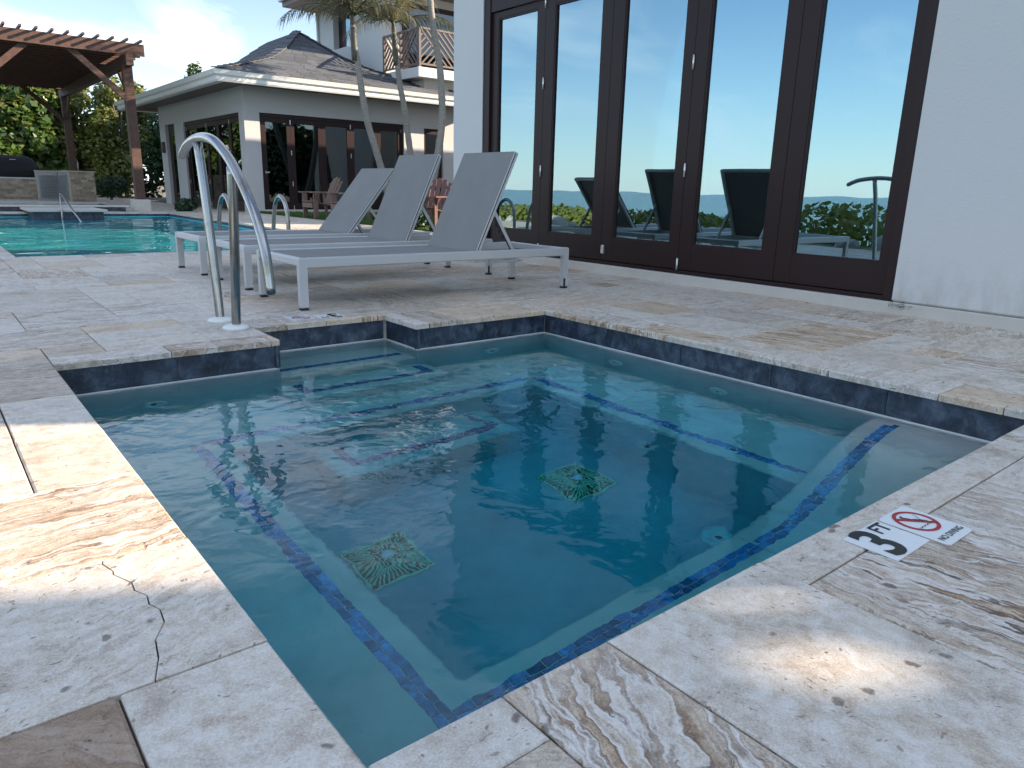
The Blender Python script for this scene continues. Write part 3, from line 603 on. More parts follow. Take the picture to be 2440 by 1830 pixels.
# ================================================================== DEPTH MARKERS
def text_mesh(s, size, bold=0.0):
    cu = bpy.data.curves.new('t', 'FONT'); cu.body = s; cu.size = size; cu.extrude = 0.0; cu.offset = bold; cu.align_x = 'CENTER'; cu.align_y = 'CENTER'; cu.resolution_u = 4
    ob = bpy.data.objects.new('t', cu); col.objects.link(ob); bpy.context.view_layer.update()
    me = bpy.data.meshes.new_from_object(ob.evaluated_get(bpy.context.evaluated_depsgraph_get())); bpy.data.objects.remove(ob); return me
def lettering(s, size, mat, parent, loc, bold=0.0, sx=1.0, name='lettering', rz=0):
    me = text_mesh(s, size, bold); me.materials.clear(); me.materials.append(M[mat]); o = link(name, me, parent); o.location = loc; o.scale = (sx, 1, 1); o.rotation_euler = (0, 0, rz); return o
def rplate(w, h, r, z0, z1):
    p = [(x, y) for x, y, _ in rr(-w / 2, w / 2, -h / 2, h / 2, r, 0, 4)]; return MB().prism(p, z0, z1)
def marker_ft(cx, cyy, rz, label, k=1.0):
    t = empty('depth_marker', (cx, cyy, 0.0012), rz, label, 'pool sign'); rplate(0.157 * k, 0.121 * k, 0.002, 0, 0.0022).build('plate', 'sign_white', t)
    lettering('3', 0.160 * k, 'sign_black', t, (-0.028 * k, -0.002 * k, 0.0032), 0.0045 * k, 0.95); lettering('FT', 0.052 * k, 'sign_black', t, (0.043 * k, 0.034 * k, 0.0032), 0.0012 * k); return t
def flat(pts, name, mat, parent, z):
    return MB().add([(x, y, z) for x, y in pts], [tuple(range(len(pts)))]).build(name, mat, parent)
def marker_nodive(cx, cyy, rz, label, k=1.0):
    t = empty('no_diving_marker', (cx, cyy, 0.0012), rz, label, 'pool sign'); rplate(0.134 * k, 0.160 * k, 0.012, 0, 0.0022).build('plate', 'sign_white', t)
    c = (0, 0.020 * k); r1, r0 = 0.052 * k, 0.043 * k; n = 40; z = 0.0032; b = MB()
    b.add([(c[0] + r * math.cos(2 * math.pi * q / n), c[1] + r * math.sin(2 * math.pi * q / n), z) for r in (r1, r0) for q in range(n)], [(q, (q + 1) % n, n + (q + 1) % n, n + q) for q in range(n)]); b.build('red_ring', 'sign_red', t)
    MB().beam((-0.033 * k, 0.053 * k, 0.0034), (0.033 * k, -0.013 * k, 0.0034), 0.009 * k, 0.0006).build('red_slash', 'sign_red', t)
    g = MB()
    def seg(p, q, w): p = Vector((*p, 0)); q = Vector((*q, 0)); d = (q - p).normalized(); nn = Vector((-d.y, d.x, 0)) * w / 2; g.add([(v.x * k, v.y * k + c[1], 0.0038) for v in (p + nn, p - nn, q - nn * 0.6, q + nn * 0.6)], [(0, 1, 2, 3)])
    seg((-0.014, 0.030), (0.0, 0.006), 0.008); seg((0.0, 0.006), (0.016, -0.006), 0.010); seg((0.016, -0.006), (0.024, -0.016), 0.005); seg((-0.014, 0.030), (-0.004, 0.034), 0.005)
    for q in range(5): seg((-0.034 + 0.014 * q, -0.022), (-0.027 + 0.014 * q, -0.026), 0.0025); seg((-0.027 + 0.014 * q, -0.026), (-0.020 + 0.014 * q, -0.022), 0.0025)
    seg((0.010, -0.012), (0.032, 0.022), 0.002)
    g.build('diver', 'sign_black', t); lettering('NO DIVING', 0.0215 * k, 'sign_black', t, (0, -0.057 * k, 0.0032), 0.0003); return t
marker_ft(1.23, -0.121, 0, 'white plate with black 3 FT lettering on the paving beside the banded stone')
marker_nodive(1.384, -0.140, 0, 'white no diving plate with legible lettering on the paving beside the banded stone')
marker_nodive(1.285, 3.225, math.pi, 'white no diving plate lying by a sun lounger leg behind the alcove steps')
marker_ft(1.45, 3.19, math.pi, 'white 3 FT plate lying by a sun lounger leg behind the alcove steps')

# ================================================================== SUN LOUNGERS
def lounger(y0, x0, ang, label):
    W_ = 0.655; Ln = 2.20; zt = 0.315
    t = empty('sun_lounger', (x0, y0, 0), 0, label, 'sun lounger', 'grey sun loungers beside the spa')
    for y in (0, W_):                                              # side rails and legs as bent profile
        MB().box(0.052, Ln - 0.052, y - 0.019, y + 0.019, zt - 0.062, zt, 0.006).build('side_rail', 'aluminium', t)
        for x, rear in ((0.026, 0), (Ln - 0.026, 1)):
            lg = MB().box(x - 0.0255, x + 0.0255, y - 0.0195, y + 0.0195, 0.012, zt + 0.0005, 0.008).build('leg', 'aluminium', t)
            MB().box(x - 0.024, x + 0.024, y - 0.018, y + 0.018, 0, 0.014, 0.002).build('foot', 'black_plastic', lg)
            if rear:
                yy = y + (-0.0205 if y == 0 else 0.0205); MB().loft([[(x - 0.012 + 0.009 * math.cos(a) , yy + q, 0.045 + (0.026 if math.sin(a) > 0 else -0.02) + 0.009 * math.sin(a)) for a in [2 * math.pi * k / 14 for k in range(14)]] for q in (-0.002, 0.002)]).build('slot', 'black_plastic', lg)
    MB().box(0.003, 0.049, 0.0205, W_ - 0.0205, zt - 0.050, zt - 0.002, 0.006).build('end_rail', 'aluminium', t); MB().box(Ln - 0.049, Ln - 0.003, 0.0205, W_ - 0.0205, zt - 0.05, zt - 0.002, 0.006).build('end_rail', 'aluminium', t)
    hx = 1.33
    L = []
    for k in range(21):
        x = 0.046 + (hx - 0.046) * k / 20; sag = 0.012 * math.sin(math.pi * k / 20)
        L.append([(x, 0.018 + (W_ - 0.036) * q / 8, zt - 0.006 - sag * math.sin(math.pi * q / 8)) for q in range(9)])
    MB().loft(L, caps=False, smooth=True, closed=False).build('seat_sling', 'sling_fabric', t)
    ca, sa = math.cos(ang), math.sin(ang); BL = 0.765; hp = Vector((hx + 0.01, 0, zt - 0.004))
    bf = lambda u, y, n=0.0: Vector((hp.x + u * ca - n * sa, y, hp.z + u * sa + n * ca))
    for y in (0.030, W_ - 0.030):
        br = MB().beam(bf(-0.02, y, -0.008), bf(BL, y, -0.008), 0.030, 0.040, 0.006).build('back_rail', 'aluminium', t)
        MB().beam(bf(0.0, y + (-0.0155 if y < 0.3 else 0.0155), 0.001), bf(BL - 0.01, y + (-0.0155 if y < 0.3 else 0.0155), 0.001), 0.004, 0.006).build('edge_groove', 'black_plastic', br)
    MB().beam(bf(BL - 0.012, 0.046, -0.012), bf(BL - 0.012, W_ - 0.046, -0.012), 0.024, 0.03, 0.005).build('top_bar', 'aluminium', t)
    L = []
    for k in range(15):
        u = -0.01 + (BL + 0.008) * k / 14; L.append([bf(u, 0.016 + (W_ - 0.032) * q / 8, 0.0135 - 0.008 * math.sin(math.pi * q / 8) * math.sin(math.pi * k / 14)) for q in range(9)])
    MB().loft(L, caps=False, smooth=True, closed=False).build('back_sling', 'sling_fabric', t)
    # prop bars and notched rack
    for y in (0.075, W_ - 0.075):
        a = bf(0.34, y, -0.03); e = Vector((a.x + 0.235, y, zt - 0.075)); MB().beam(a, e, 0.012, 0.030, 0.003).build('prop_bar', 'aluminium', t)
        r_ = MB(); dd = (e - a).normalized(); pp = Vector((-dd.z, 0, dd.x))
        for k in range(3): c = a + dd * (0.10 + 0.055 * k) - pp * 0.022; r_.beam(c, c + dd * 0.030 - pp * 0.004, 0.012, 0.030, 0.004)
        r_.beam(a + dd * 0.06 - pp * 0.008, e - pp * 0.008, 0.011, 0.020); r_.build('notched_rack', 'black_plastic', t)
        MB().box(hx + 0.16, hx + 0.47, y - 0.006, y + 0.006, zt - 0.100, zt - 0.080, 0.003).build('rack_arm', 'aluminium', t)
    MB().tube([(e.x - 0.02, 0.02, zt - 0.085), (e.x - 0.02, W_ - 0.02, zt - 0.085)], 0.010, 10).build('prop_tube', 'aluminium', t)
    MB().box(hx - 0.02, hx + 0.02, 0.0205, W_ - 0.0205, zt - 0.055, zt - 0.028, 0.004).build('cross_rail', 'aluminium', t)
lounger(3.455, 1.385, R(64.2), 'grey sling sun lounger standing closest to the spa')
lounger(4.475, 1.415, R(65.0), 'grey sling sun lounger standing between two other loungers')
lounger(5.49, 1.41, R(50.5), 'grey sling sun lounger closest to the swimming pool, back lowered most')

# ================================================================== helpers for things built in world coordinates
def wb(mb, name, mat, parent):
    o = mb.build(name, mat, parent)
    if parent is not None and parent.type == 'EMPTY': o.matrix_parent_inverse = Matrix.Translation(-parent.location)
    return o
def B(*a, c=0.0): return MB().box(*a, c)
simple('rail_brown', (0.12, 0.088, 0.078), 0.5, var=0.08)

# ================================================================== BUILDING WITH FOLDING DOORS
bd = empty('poolside_building', (4.65, 2.9, 0), 0, 'white stucco building with tall dark framed folding glass doors behind the loungers', 'building')
XF = 4.65; k_ = (4.70 + 0.3636) / (4.63 + 0.3636)
fy = lambda y: -0.7311 + (y + 0.7311) * k_
fz = lambda z: 0.74 + (z - 0.74) * k_
wb(B(XF, XF + 0.22, -0.82, 1.415, 0.079, 4.6, c=0.012), 'wall', 'stucco_foot', bd)
wb(B(XF, 5.05, 6.03, 6.58, 0.0, 4.598, c=0.012), 'wall', 'stucco', bd)
ew = MB()
for x0_, x1_, z0_, z1_ in ((5.05, 6.5, 0, 1.25), (5.05, 6.5, 2.55, 4.597), (6.5, 7.9, 0, 4.597)): ew.box(x0_, x1_, 6.10, 6.578, z0_, z1_)
wb(ew, 'wall', 'stucco', bd); wd_ = MB()
for x0_, x1_, z0_, z1_ in ((5.052, 5.10, 1.252, 2.548), (6.45, 6.498, 1.252, 2.548), (5.76, 5.80, 1.30, 2.50), (5.10, 6.45, 1.252, 1.30), (5.10, 6.45, 2.50, 2.548)): wd_.box(x0_, x1_, 6.2, 6.26, z0_, z1_)
wb(wd_, 'end_window', 'bronze', bd)
wb(B(XF + 0.002, XF + 0.2, 1.417, 6.028, 2.66, 4.596), 'wall', 'stucco', bd)
wb(B(4.632, XF + 0.24, -0.82, 6.028, -0.01, 0.076, c=0.005), 'base_course', 'stucco_cream', bd)
wb(B(XF + 0.225, 7.9, -0.82, -0.6, 0.0, 4.594), 'wall', 'stucco', bd)
bw = MB()                                                           # rear wall with openings
for y0, y1, z0, z1 in ((-0.598, 0.8, 0, 4.59), (0.8, 2.0, 0, 0.9), (0.8, 2.0, 2.5, 4.59), (2.0, 6.098, 0, 4.59)): bw.box(7.7, 7.9, y0, y1, z0, z1)
wb(bw, 'rear_wall', 'stucco', bd)
wb(B(4.4, 8.1, -1.0, 6.78, 4.603, 4.85, c=0.02), 'roof', 'white_trim', bd)
wb(B(XF + 0.241, 7.69, -0.59, 6.02, -0.02, 0.10), 'floor', 'room_wall', bd); wb(B(XF + 0.225, 7.69, -0.59, 6.02, 3.0, 3.1), 'ceiling', 'room_wall', bd)
wb(B(7.60, 7.68, -0.59, 6.0, 0.1, 2.99), 'inner_wall', 'room_wall', bd)
for y0, y1 in ((1.55, 1.95), (2.45, 2.7), (3.3, 3.45)):
    L = []
    n = 24
    for z in (0.14, 2.9): L.append([(5.12 + 0.03 * math.sin(q * 1.9) + (0 if q < n else 0.02), y0 + (y1 - y0) * q / n, z) for q in range(n + 1)])
    wb(MB().loft(L, caps=False, smooth=True, closed=False), 'curtain', 'curtain', bd)
fr = MB(); fr.box(4.66, 4.80, fy(5.83), 6.029, 0.077, 2.659); fr.box(4.664, 4.80, 1.416, fy(1.452), 0.077, 2.659); fr.box(4.668, 4.80, fy(1.452) + 0.001, fy(5.83) - 0.001, fz(2.50), 2.658); fr.box(4.672, 4.80, fy(1.452) + 0.001, fy(5.83) - 0.001, 0.077, 0.108)
wb(fr, 'door_frame', 'bronze', bd)
edges = [1.452, 2.29, 3.192, 4.098, 4.990, 5.83]; gl = [(1.512, 2.157), (2.402, 3.062), (3.290, 3.960), (4.224, 4.853), (5.103, 5.720)]
for k in range(5):
    y0, y1 = fy(edges[k]) + 0.002, fy(edges[k + 1]) - 0.002; g0, g1 = fy(gl[k][0]), fy(gl[k][1]); z0, z1 = 0.112, fz(2.495); gz0, gz1 = fz(0.328), fz(2.434)
    f = MB(); x0, x1 = 4.690, 4.735
    f.box(x0, x1, y0, g0, z0, z1, 0.003); f.box(x0, x1, g1, y1, z0, z1, 0.003); f.box(x0 + 0.001, x1, g0, g1, z0, gz0, 0.003); f.box(x0 + 0.001, x1, g0, g1, gz1, z1, 0.003)
    lf = wb(f, 'folding_door', 'bronze', bd)
    bead = MB(); w_ = 0.014
    bead.box(x0 + 0.004, x1 - 0.01, g0 - 0.002, g0 + w_, gz0, gz1); bead.box(x0 + 0.004, x1 - 0.01, g1 - w_, g1 + 0.002, gz0, gz1); bead.box(x0 + 0.005, x1 - 0.01, g0 + w_, g1 - w_, gz0 - 0.002, gz0 + w_); bead.box(x0 + 0.005, x1 - 0.01, g0 + w_, g1 - w_, gz1 - w_, gz1 + 0.002)
    bead.build('glazing_bead', 'bronze', lf)
    MB().box(4.712, 4.718, g0 + 0.004, g1 - 0.004, gz0 + 0.004, gz1 - 0.004).build('glass_pane', 'door_glass', lf)
    if k in (1, 3):
        for z in (1.748, 0.928, 2.47, 0.16): MB().tube([(4.684, y1 + 0.002, fz(z) - 0.055), (4.684, y1 + 0.002, fz(z) + 0.055)], 0.0085, 10).build('hinge', 'pale_metal', lf)
    if k == 2:
        MB().box(4.676, 4.692, y1 - 0.045, y1 - 0.010, 0.175, 0.255, 0.004).build('lock', 'pale_metal', lf)
# weed in the crack under the wall corner
wd = MB()
for k in range(46):
    a = rnd.uniform(0, 2 * math.pi); p = Vector((4.625 + rnd.uniform(-0.01, 0.012), 1.36 + rnd.gauss(0, 0.035), 0.070 + rnd.uniform(-0.012, 0.008))); d = Vector((-abs(math.cos(a)) * 0.02, math.sin(a) * 0.03, rnd.uniform(-0.03, 0.02))); n = Vector((0.2, -d.z, d.y)).normalized() * 0.004
    wd.add([p, p + d * 0.5 + n, p + d, p + d * 0.5 - n], [(0, 1, 2, 3)])
tag(wd.build('weed', 'leaf_dark'), 'small dark weed growing in the crack at the white wall corner', 'weed')

# unseen walls added to trim the sun patch; tall one pierced for sun spots
gw = empty('low_shade_wall', (4.7, -1.5, 0), 0, 'low white wall added out of view to trim the foreground sun patch', 'wall')
wb(B(4.64, 4.86, -2.19, -0.83, 0, 2.15, c=0.01), 'panel', 'stucco', gw); wb(B(4.60, 4.90, -2.23, -0.84, 2.152, 2.18, c=0.01), 'coping', 'stucco_cream', gw)
sw = empty('pierced_shade_wall', (9.0, -8, 0), 0, 'tall white wall added out of view, pierced to cast two sun spots', 'wall')
def holed(X, th, y0, y1, z0, z1, holes):
    b = MB(); n = 24; H_ = 0.10; rects = [(y0, y1, z0, z1)]
    for cy_, cz_, ry, rz_ in holes:
        rects = [q for r in rects for q in subtract(r, (cy_ - H_, cy_ + H_, cz_ - H_, cz_ + H_))]
        an = [2 * math.pi * k / n + math.pi / 4 for k in range(n)]
        sq = [(cy_ + H_ * math.cos(a) / max(abs(math.cos(a)), abs(math.sin(a))), cz_ + H_ * math.sin(a) / max(abs(math.cos(a)), abs(math.sin(a)))) for a in an]; ci = [(cy_ + ry * math.cos(a), cz_ + rz_ * math.sin(a)) for a in an]
        b.loft([[(X, y, z) for y, z in sq], [(X, y, z) for y, z in ci], [(X + th, y, z) for y, z in ci], [(X + th, y, z) for y, z in sq]], caps=False)
    for r in rects: b.box(X, X + th, *r)
    return b
wb(holed(9.0, 0.04, -16, -4.43, 0, 7.0, [(-4.885, 4.035, 0.085, 0.045), (-4.655, 4.00, 0.035, 0.03)]), 'panel', 'stucco', sw)
# unseen block added to cast the far shade
rw = empty('far_shade_block', (19, 11, 0), 0, 'long white block added out of view to shade the far pool and house wall', 'building')
wb(B(13, 30, 8.7, 13.7, 0, 5.7), 'wall', 'stucco', rw); wb(B(12.8, 30.2, 8.5, 14.0, 5.702, 6.0), 'roof', 'shingle', rw)
for k in range(6): wb(B(12.97, 13.02, 9.1 + 0.75 * k, 9.6 + 0.75 * k, 3.4, 4.8), 'window', 'house_glass', rw)

b2 = empty('tree_shade_block', (14, 31, 0), 0, 'low white hidden block added to shade the trees behind the shingle roofed house', 'house')  # hidden block added to shade the lower part of the trees
wb(B(10.2, 20, 29.6, 34, 0, 4.7), 'wall', 'stucco', b2); wb(MB().loft([[(9.8, 29.2, 4.702), (20.4, 29.2, 4.702), (20.4, 34.4, 4.702), (9.8, 34.4, 4.702)], [(11.5, 31.2, 5.5), (18.5, 31.2, 5.5), (18.5, 32.4, 5.5), (11.5, 32.4, 5.5)]]), 'roof', 'shingle', b2)
# ================================================================== HOUSE WITH BELL-CAST ROOF
hs = empty('guest_house', (9.5, 22, 0), 0, 'white single storey house with flared grey shingle roof and white gutter', 'house')
hw = MB(); t_ = 0.22; yF = 18.76; xL = 6.56
for x0, x1, z0, z1 in ((6.56, 6.96, 0, 3.15), (6.96, 11.24, 2.505, 3.15), (11.24, 11.93, 0, 3.15), (11.93, 12.62, 2.45, 3.15), (12.62, 14.4, 0, 3.15)): hw.box(x0, x1, yF, yF + t_, z0, z1)
for y0, y1, z0, z1 in ((yF + t_, 19.14, 0, 3.15), (19.14, 24.10, 2.50, 3.15), (24.10, 25.10, 0, 3.15), (25.10, 26.16, 2.52, 3.15), (26.16, 26.84, 0, 3.15)): hw.box(xL, xL + t_, y0, y1, z0, z1)
hw.box(xL + t_, 14.4, 26.64, 26.84, 0, 3.15); hw.box(14.2, 14.4, yF + t_, 26.64, 0, 3.15)
wb(hw, 'wall', 'house_stucco', hs)
wb(B(xL + t_, 14.2, yF + t_, 26.64, -0.03, 0.02), 'floor', 'room_wall', hs); wb(B(xL + 0.001, 14.39, yF + 0.001, 26.83, 3.151, 3.17), 'ceiling', 'room_wall', hs)
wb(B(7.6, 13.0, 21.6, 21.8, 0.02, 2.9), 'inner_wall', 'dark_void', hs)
wb(B(xL - 0.03, 14.4, yF - 0.035, yF - 0.001, -0.01, 0.075), 'plinth', 'stucco_cream', hs)
def leaf_panels(a, edges_, face, z1, parent, axis):
    """folding leaves in a wall opening; axis 'x': wall along x at y=face; axis 'y': wall along y at x=face"""
    fm = MB()
    def bx_(m_, u0, u1, d0, d1, z0, zz): m_.box(u0, u1, face + d0, face + d1, z0, zz) if axis == 'x' else m_.box(face + d0, face + d1, u0, u1, z0, zz)
    bx_(fm, edges_[0], edges_[-1], 0.05, 0.17, z1 - 0.09, z1 - 0.002); bx_(fm, edges_[0] + 0.001, edges_[0] + 0.06, 0.052, 0.16, 0.02, z1 - 0.091); bx_(fm, edges_[-1] - 0.06, edges_[-1] - 0.001, 0.052, 0.16, 0.02, z1 - 0.091)
    wb(fm, 'door_frame', 'bronze', parent)
    for q in range(len(edges_) - 1):
        u0, u1 = edges_[q] + (0.061 if q == 0 else 0.002), edges_[q + 1] - (0.061 if q == len(edges_) - 2 else 0.002); z0, z2 = 0.03, z1 - 0.095; st = 0.105
        m_ = MB(); bx_(m_, u0, u0 + st, 0.07, 0.12, z0, z2); bx_(m_, u1 - st, u1, 0.07, 0.12, z0, z2); bx_(m_, u0 + st, u1 - st, 0.072, 0.12, z0, z0 + 0.22); bx_(m_, u0 + st, u1 - st, 0.072, 0.12, z2 - 0.12, z2)
        lf = wb(m_, 'folding_door', 'bronze', parent); g_ = MB(); bx_(g_, u0 + st - 0.005, u1 - st + 0.005, 0.092, 0.098, z0 + 0.215, z2 - 0.115); g_.build('glass_pane', 'house_glass', lf)
        if q % 2 == 0:
            for z in (0.12, 0.75, 1.55, 2.32):
                if z > z2: continue
                h_ = MB(); bx_(h_, u1 - 0.008, u1 + 0.010, 0.058, 0.071, z - 0.06, z + 0.06); h_.build('hinge', 'pale_metal', lf)
        if q == 0:
            h_ = MB(); bx_(h_, u0 + 0.03, u0 + 0.14, 0.03, 0.045, 1.02, 1.04); bx_(h_, u0 + 0.03, u0 + 0.05, 0.03, 0.072, 1.0, 1.06); h_.build('handle', 'pale_metal', lf)
leaf_panels(0, [6.961, 7.80, 8.69, 9.55, 10.40, 11.239], yF, 2.505, hs, 'x')
leaf_panels(0, [19.141, 20.12, 21.11, 22.10, 23.10, 24.099], xL, 2.50, hs, 'y')
sd = wb(B(11.931, 12.619, yF + 0.08, yF + 0.13, 0.03, 2.449), 'side_door', 'bronze', hs); MB().box(12.05, 12.50, yF + 0.07, yF + 0.081, 0.3, 2.3).build('glass_pane', 'house_glass', sd)
ld = wb(B(xL + 0.10, xL + 0.15, 25.101, 26.159, 0.03, 2.519), 'side_door', 'bronze', hs); MB().box(xL + 0.088, xL + 0.101, 25.25, 25.75, 0.25, 2.2).build('glass_pane', 'house_glass', ld)
wb(B(xL - 0.10, xL, 26.3, 26.5, 1.65, 2.0, c=0.02), 'wall_lamp', 'rail_brown', hs)
# roof
FL, FR, BL_, BR_ = (5.66, 17.86), (13.6, 17.86), (5.66, 28.4), (13.6, 28.4); A1, A2 = (9.5, 22.0), (9.5, 24.4)
PZ = [(0, 3.31), (0.15, 3.50), (0.38, 3.79), (0.61, 4.12), (0.77, 4.49), (0.86, 4.78), (1.0, 5.20)]
def pz(s): return float(np.interp(s, [a for a, _ in PZ], [c for _, c in PZ]))
def l2(a, c, s): return (a[0] + (c[0] - a[0]) * s, a[1] + (c[1] - a[1]) * s)
def rp_(e0, e1, a0, a1, s, u, dz=0):
    p = l2(l2(e0, a0, s), l2(e1, a1, s), u); return Vector((p[0], p[1], pz(s) + dz))
slopes = [(FL, FR, A1, A1), (BL_, FL, A2, A1), (FR, BR_, A1, A2), (BR_, BL_, A2, A2)]
rf = MB()
for e0, e1, a0, a1 in slopes:
    L = [[rp_(e0, e1, a0, a1, s, u, -0.03) for u in (0, 1)] for s in [k / 16 for k in range(17)]]; rf.loft(L, caps=False, closed=False)
roof = wb(rf, 'roof', 'shingle', hs)
def shingles(e0, e1, a0, a1, rows, wid, single):
    allm = MB(); cnt = 0
    for i in range(rows):
        s0, s1 = i / rows, min(1.0, (i + 1.25) / rows); Lw = (Vector((*l2(e0, a0, s0), 0)) - Vector((*l2(e1, a1, s0), 0))).length
        n_ = max(1, int(Lw / wid)); offs = 0.5 * (i % 2)
        for k in range(-1, n_ + 1):
            u0, u1 = (k + offs) / n_, (k + 1 + offs) / n_; u0, u1 = max(0, u0), min(1, u1)
            if u1 - u0 < 0.15 / n_: continue
            du = 0.006 / Lw; lift = 0.022 + rnd.uniform(-0.005, 0.006)
            q = [rp_(e0, e1, a0, a1, s0, u0 + du, lift), rp_(e0, e1, a0, a1, s0, u1 - du, lift), rp_(e0, e1, a0, a1, s1, u1 - du, 0.0), rp_(e0, e1, a0, a1, s1, u0 + du, 0.0)]
            lo = [p - Vector((0, 0, 0.024)) for p in q]
            vs_ = lo + q; fs_ = [(4, 5, 6, 7), (0, 1, 5, 4), (1, 2, 6, 5), (3, 0, 4, 7)]
            if single and cnt < 295: MB().add(vs_, fs_).build('shingle', 'shingle', roof); cnt += 1
            else: allm.add(vs_, fs_)
    if allm.f: tag(allm.build('shingle_field', 'shingle', roof), kind='stuff')
shingles(*slopes[0], 17, 0.36, True); shingles(*slopes[1], 17, 0.36, False)
for e0, a0 in ((FL, A1), (FR, A1)):
    for k in range(17):
        s0, s1 = k / 17, min(1, (k + 1.2) / 17); p, q = l2(e0, a0, s0), l2(e0, a0, s1); MB().beam((p[0], p[1], pz(s0) + 0.035), (q[0], q[1], pz(s1) + 0.012), 0.24, 0.025).build('hip_cap', 'shingle', roof)
def rect_loop(o, z): return [(5.66 - o, 17.86 - o, z), (13.6 + o, 17.86 - o, z), (13.6 + o, 28.4 + o, z), (5.66 - o, 28.4 + o, z)]
wb(MB().loft([rect_loop(-0.25, 3.07), rect_loop(-0.02, 3.05), rect_loop(0.0, 3.09), rect_loop(0.0, 3.17), rect_loop(0.055, 3.20), rect_loop(0.075, 3.27), rect_loop(0.085, 3.30), rect_loop(0.05, 3.30), rect_loop(-0.02, 3.26)], caps=False), 'gutter', 'white_trim', hs)
sf = MB(); lo_, hi_ = rect_loop(-0.02, 3.065), [(xL + 0.05, yF + 0.05, 3.115), (14.3, yF + 0.05, 3.115), (14.3, 26.8, 3.115), (xL + 0.05, 26.8, 3.115)]
sf.loft([lo_, hi_], caps=False); wb(sf, 'soffit', 'rail_brown', hs)

# ================================================================== TWO STOREY HOUSE BEHIND
h2 = empty('two_storey_house', (15, 22.5, 0), 0, 'tall white house with brown lattice balcony rising behind the shingle roof', 'house')
w2 = MB(); w2.box(11.78, 19, 20.4, 24.84, 0, 6.449)
for y0, y1, z0, z1 in ((20.402, 22.46, 2.5, 6.447), (22.46, 23.68, 2.5, 5.13), (23.68, 24.838, 2.5, 6.447)): w2.box(11.5, 11.779, y0, y1, z0, z1)
wb(w2, 'wall', 'stucco', h2)
wn_ = wb(B(11.70, 11.775, 22.462, 23.678, 5.132, 6.44), 'window', 'bronze', h2); MB().box(11.685, 11.70, 22.53, 23.10, 5.20, 6.4).build('glass_pane', 'door_glass', wn_)
wb(B(11.44, 11.499, 22.30, 22.44, 5.05, 5.55, c=0.01), 'window_shutter', 'white_trim', h2)
wb(B(10.3, 20, 18.8, 24.95, 6.452, 6.60), 'eave', 'rail_brown', h2); wb(B(10.2, 20.1, 18.7, 25.05, 6.602, 6.80, c=0.02), 'gutter', 'white_trim', h2)
wb(MB().tube([(11.45, 24.78, 3.2), (11.45, 24.78, 6.45)], 0.045, 10), 'downpipe', 'white_trim', h2)
wb(B(11.48, 15.5, 18.3, 20.398, 3.80, 4.07, c=0.01), 'balcony_slab', 'stucco', h2); wb(B(11.85, 15.2, 18.6, 20.399, 3.55, 3.798), 'balcony_soffit', 'stucco_cream', h2)
bdw = wb(B(12.2, 15.0, 20.34, 20.399, 4.08, 6.2), 'balcony_door', 'bronze', h2); MB().box(12.4, 14.8, 20.33, 20.341, 4.3, 6.05).build('glass_pane', 'house_glass', bdw)
def lattice(P0, P1, z0, z1, npan, parent):
    P0, P1 = Vector(P0), Vector(P1); D = P1 - P0; Ln = D.length; d = D.normalized(); wp = Ln / npan
    def pt(u, v): return P0 + d * u + Vector((0, 0, z0 + v))
    H = z1 - z0
    wb(MB().beam(pt(0, H), pt(Ln, H), 0.07, 0.05), 'top_rail', 'rail_brown', parent); wb(MB().beam(pt(0, 0), pt(Ln, 0), 0.06, 0.05), 'bottom_rail', 'rail_brown', parent)
    for k in range(npan + 1): wb(MB().beam(pt(k * wp, -0.08), pt(k * wp, H), 0.07, 0.07), 'baluster_post', 'rail_brown', parent)
    def clip(u0, v0, u1, v1, lo, hi):
        tt = [0, 1]
        for (a, c, l, h) in ((u0, u1 - u0, lo, hi), (v0, v1 - v0, 0.02, H - 0.02)):
            if abs(c) < 1e-6: continue
            t0, t1 = sorted(((l - a) / c, (h - a) / c)); tt[0] = max(tt[0], t0); tt[1] = min(tt[1], t1)
        return tt
    for k in range(npan):
        lo, hi = k * wp + 0.03, (k + 1) * wp - 0.03; fl = 1 if k % 2 == 0 else -1
        def bar(u0, v0, u1, v1):
            if fl < 0: u0, u1 = wp - u0, wp - u1
            u0, u1 = u0 + k * wp, u1 + k * wp; t0, t1 = clip(u0, v0, u1, v1, lo, hi)
            if t1 - t0 < 0.06: return
            wb(MB().beam(pt(u0 + (u1 - u0) * t0, v0 + (v1 - v0) * t0), pt(u0 + (u1 - u0) * t1, v0 + (v1 - v0) * t1), 0.045, 0.042), 'lattice_slat', 'rail_brown', parent)
        bar(0.0, H, H, 0.0)                                       # main diagonal down
        for q in range(1, 5): c = q * 0.19; bar(c * 0.5, H - c * 0.5 - 0.0, c * 0.5 - 1.2, H - c * 0.5 - 1.2) if False else bar(0.5 * c + 0.02, H - 0.5 * c - 0.02, 0.5 * c - 1.0, H - 0.5 * c - 1.04)
        for q in range(5, 8): c = q * 0.19; bar(0.5 * c + 0.02, H - 0.5 * c - 0.02, 0.5 * c - 1.0, H - 0.5 * c - 1.04)
        for q in range(1, 6): bar(q * 0.19, H, q * 0.19 + H, 0.0)
lattice((11.55, 18.36, 0), (15.4, 18.36, 0), 4.16, 5.10, 3, h2)
lattice((11.55, 20.36, 0), (11.55, 18.42, 0), 4.16, 5.10, 2, h2)

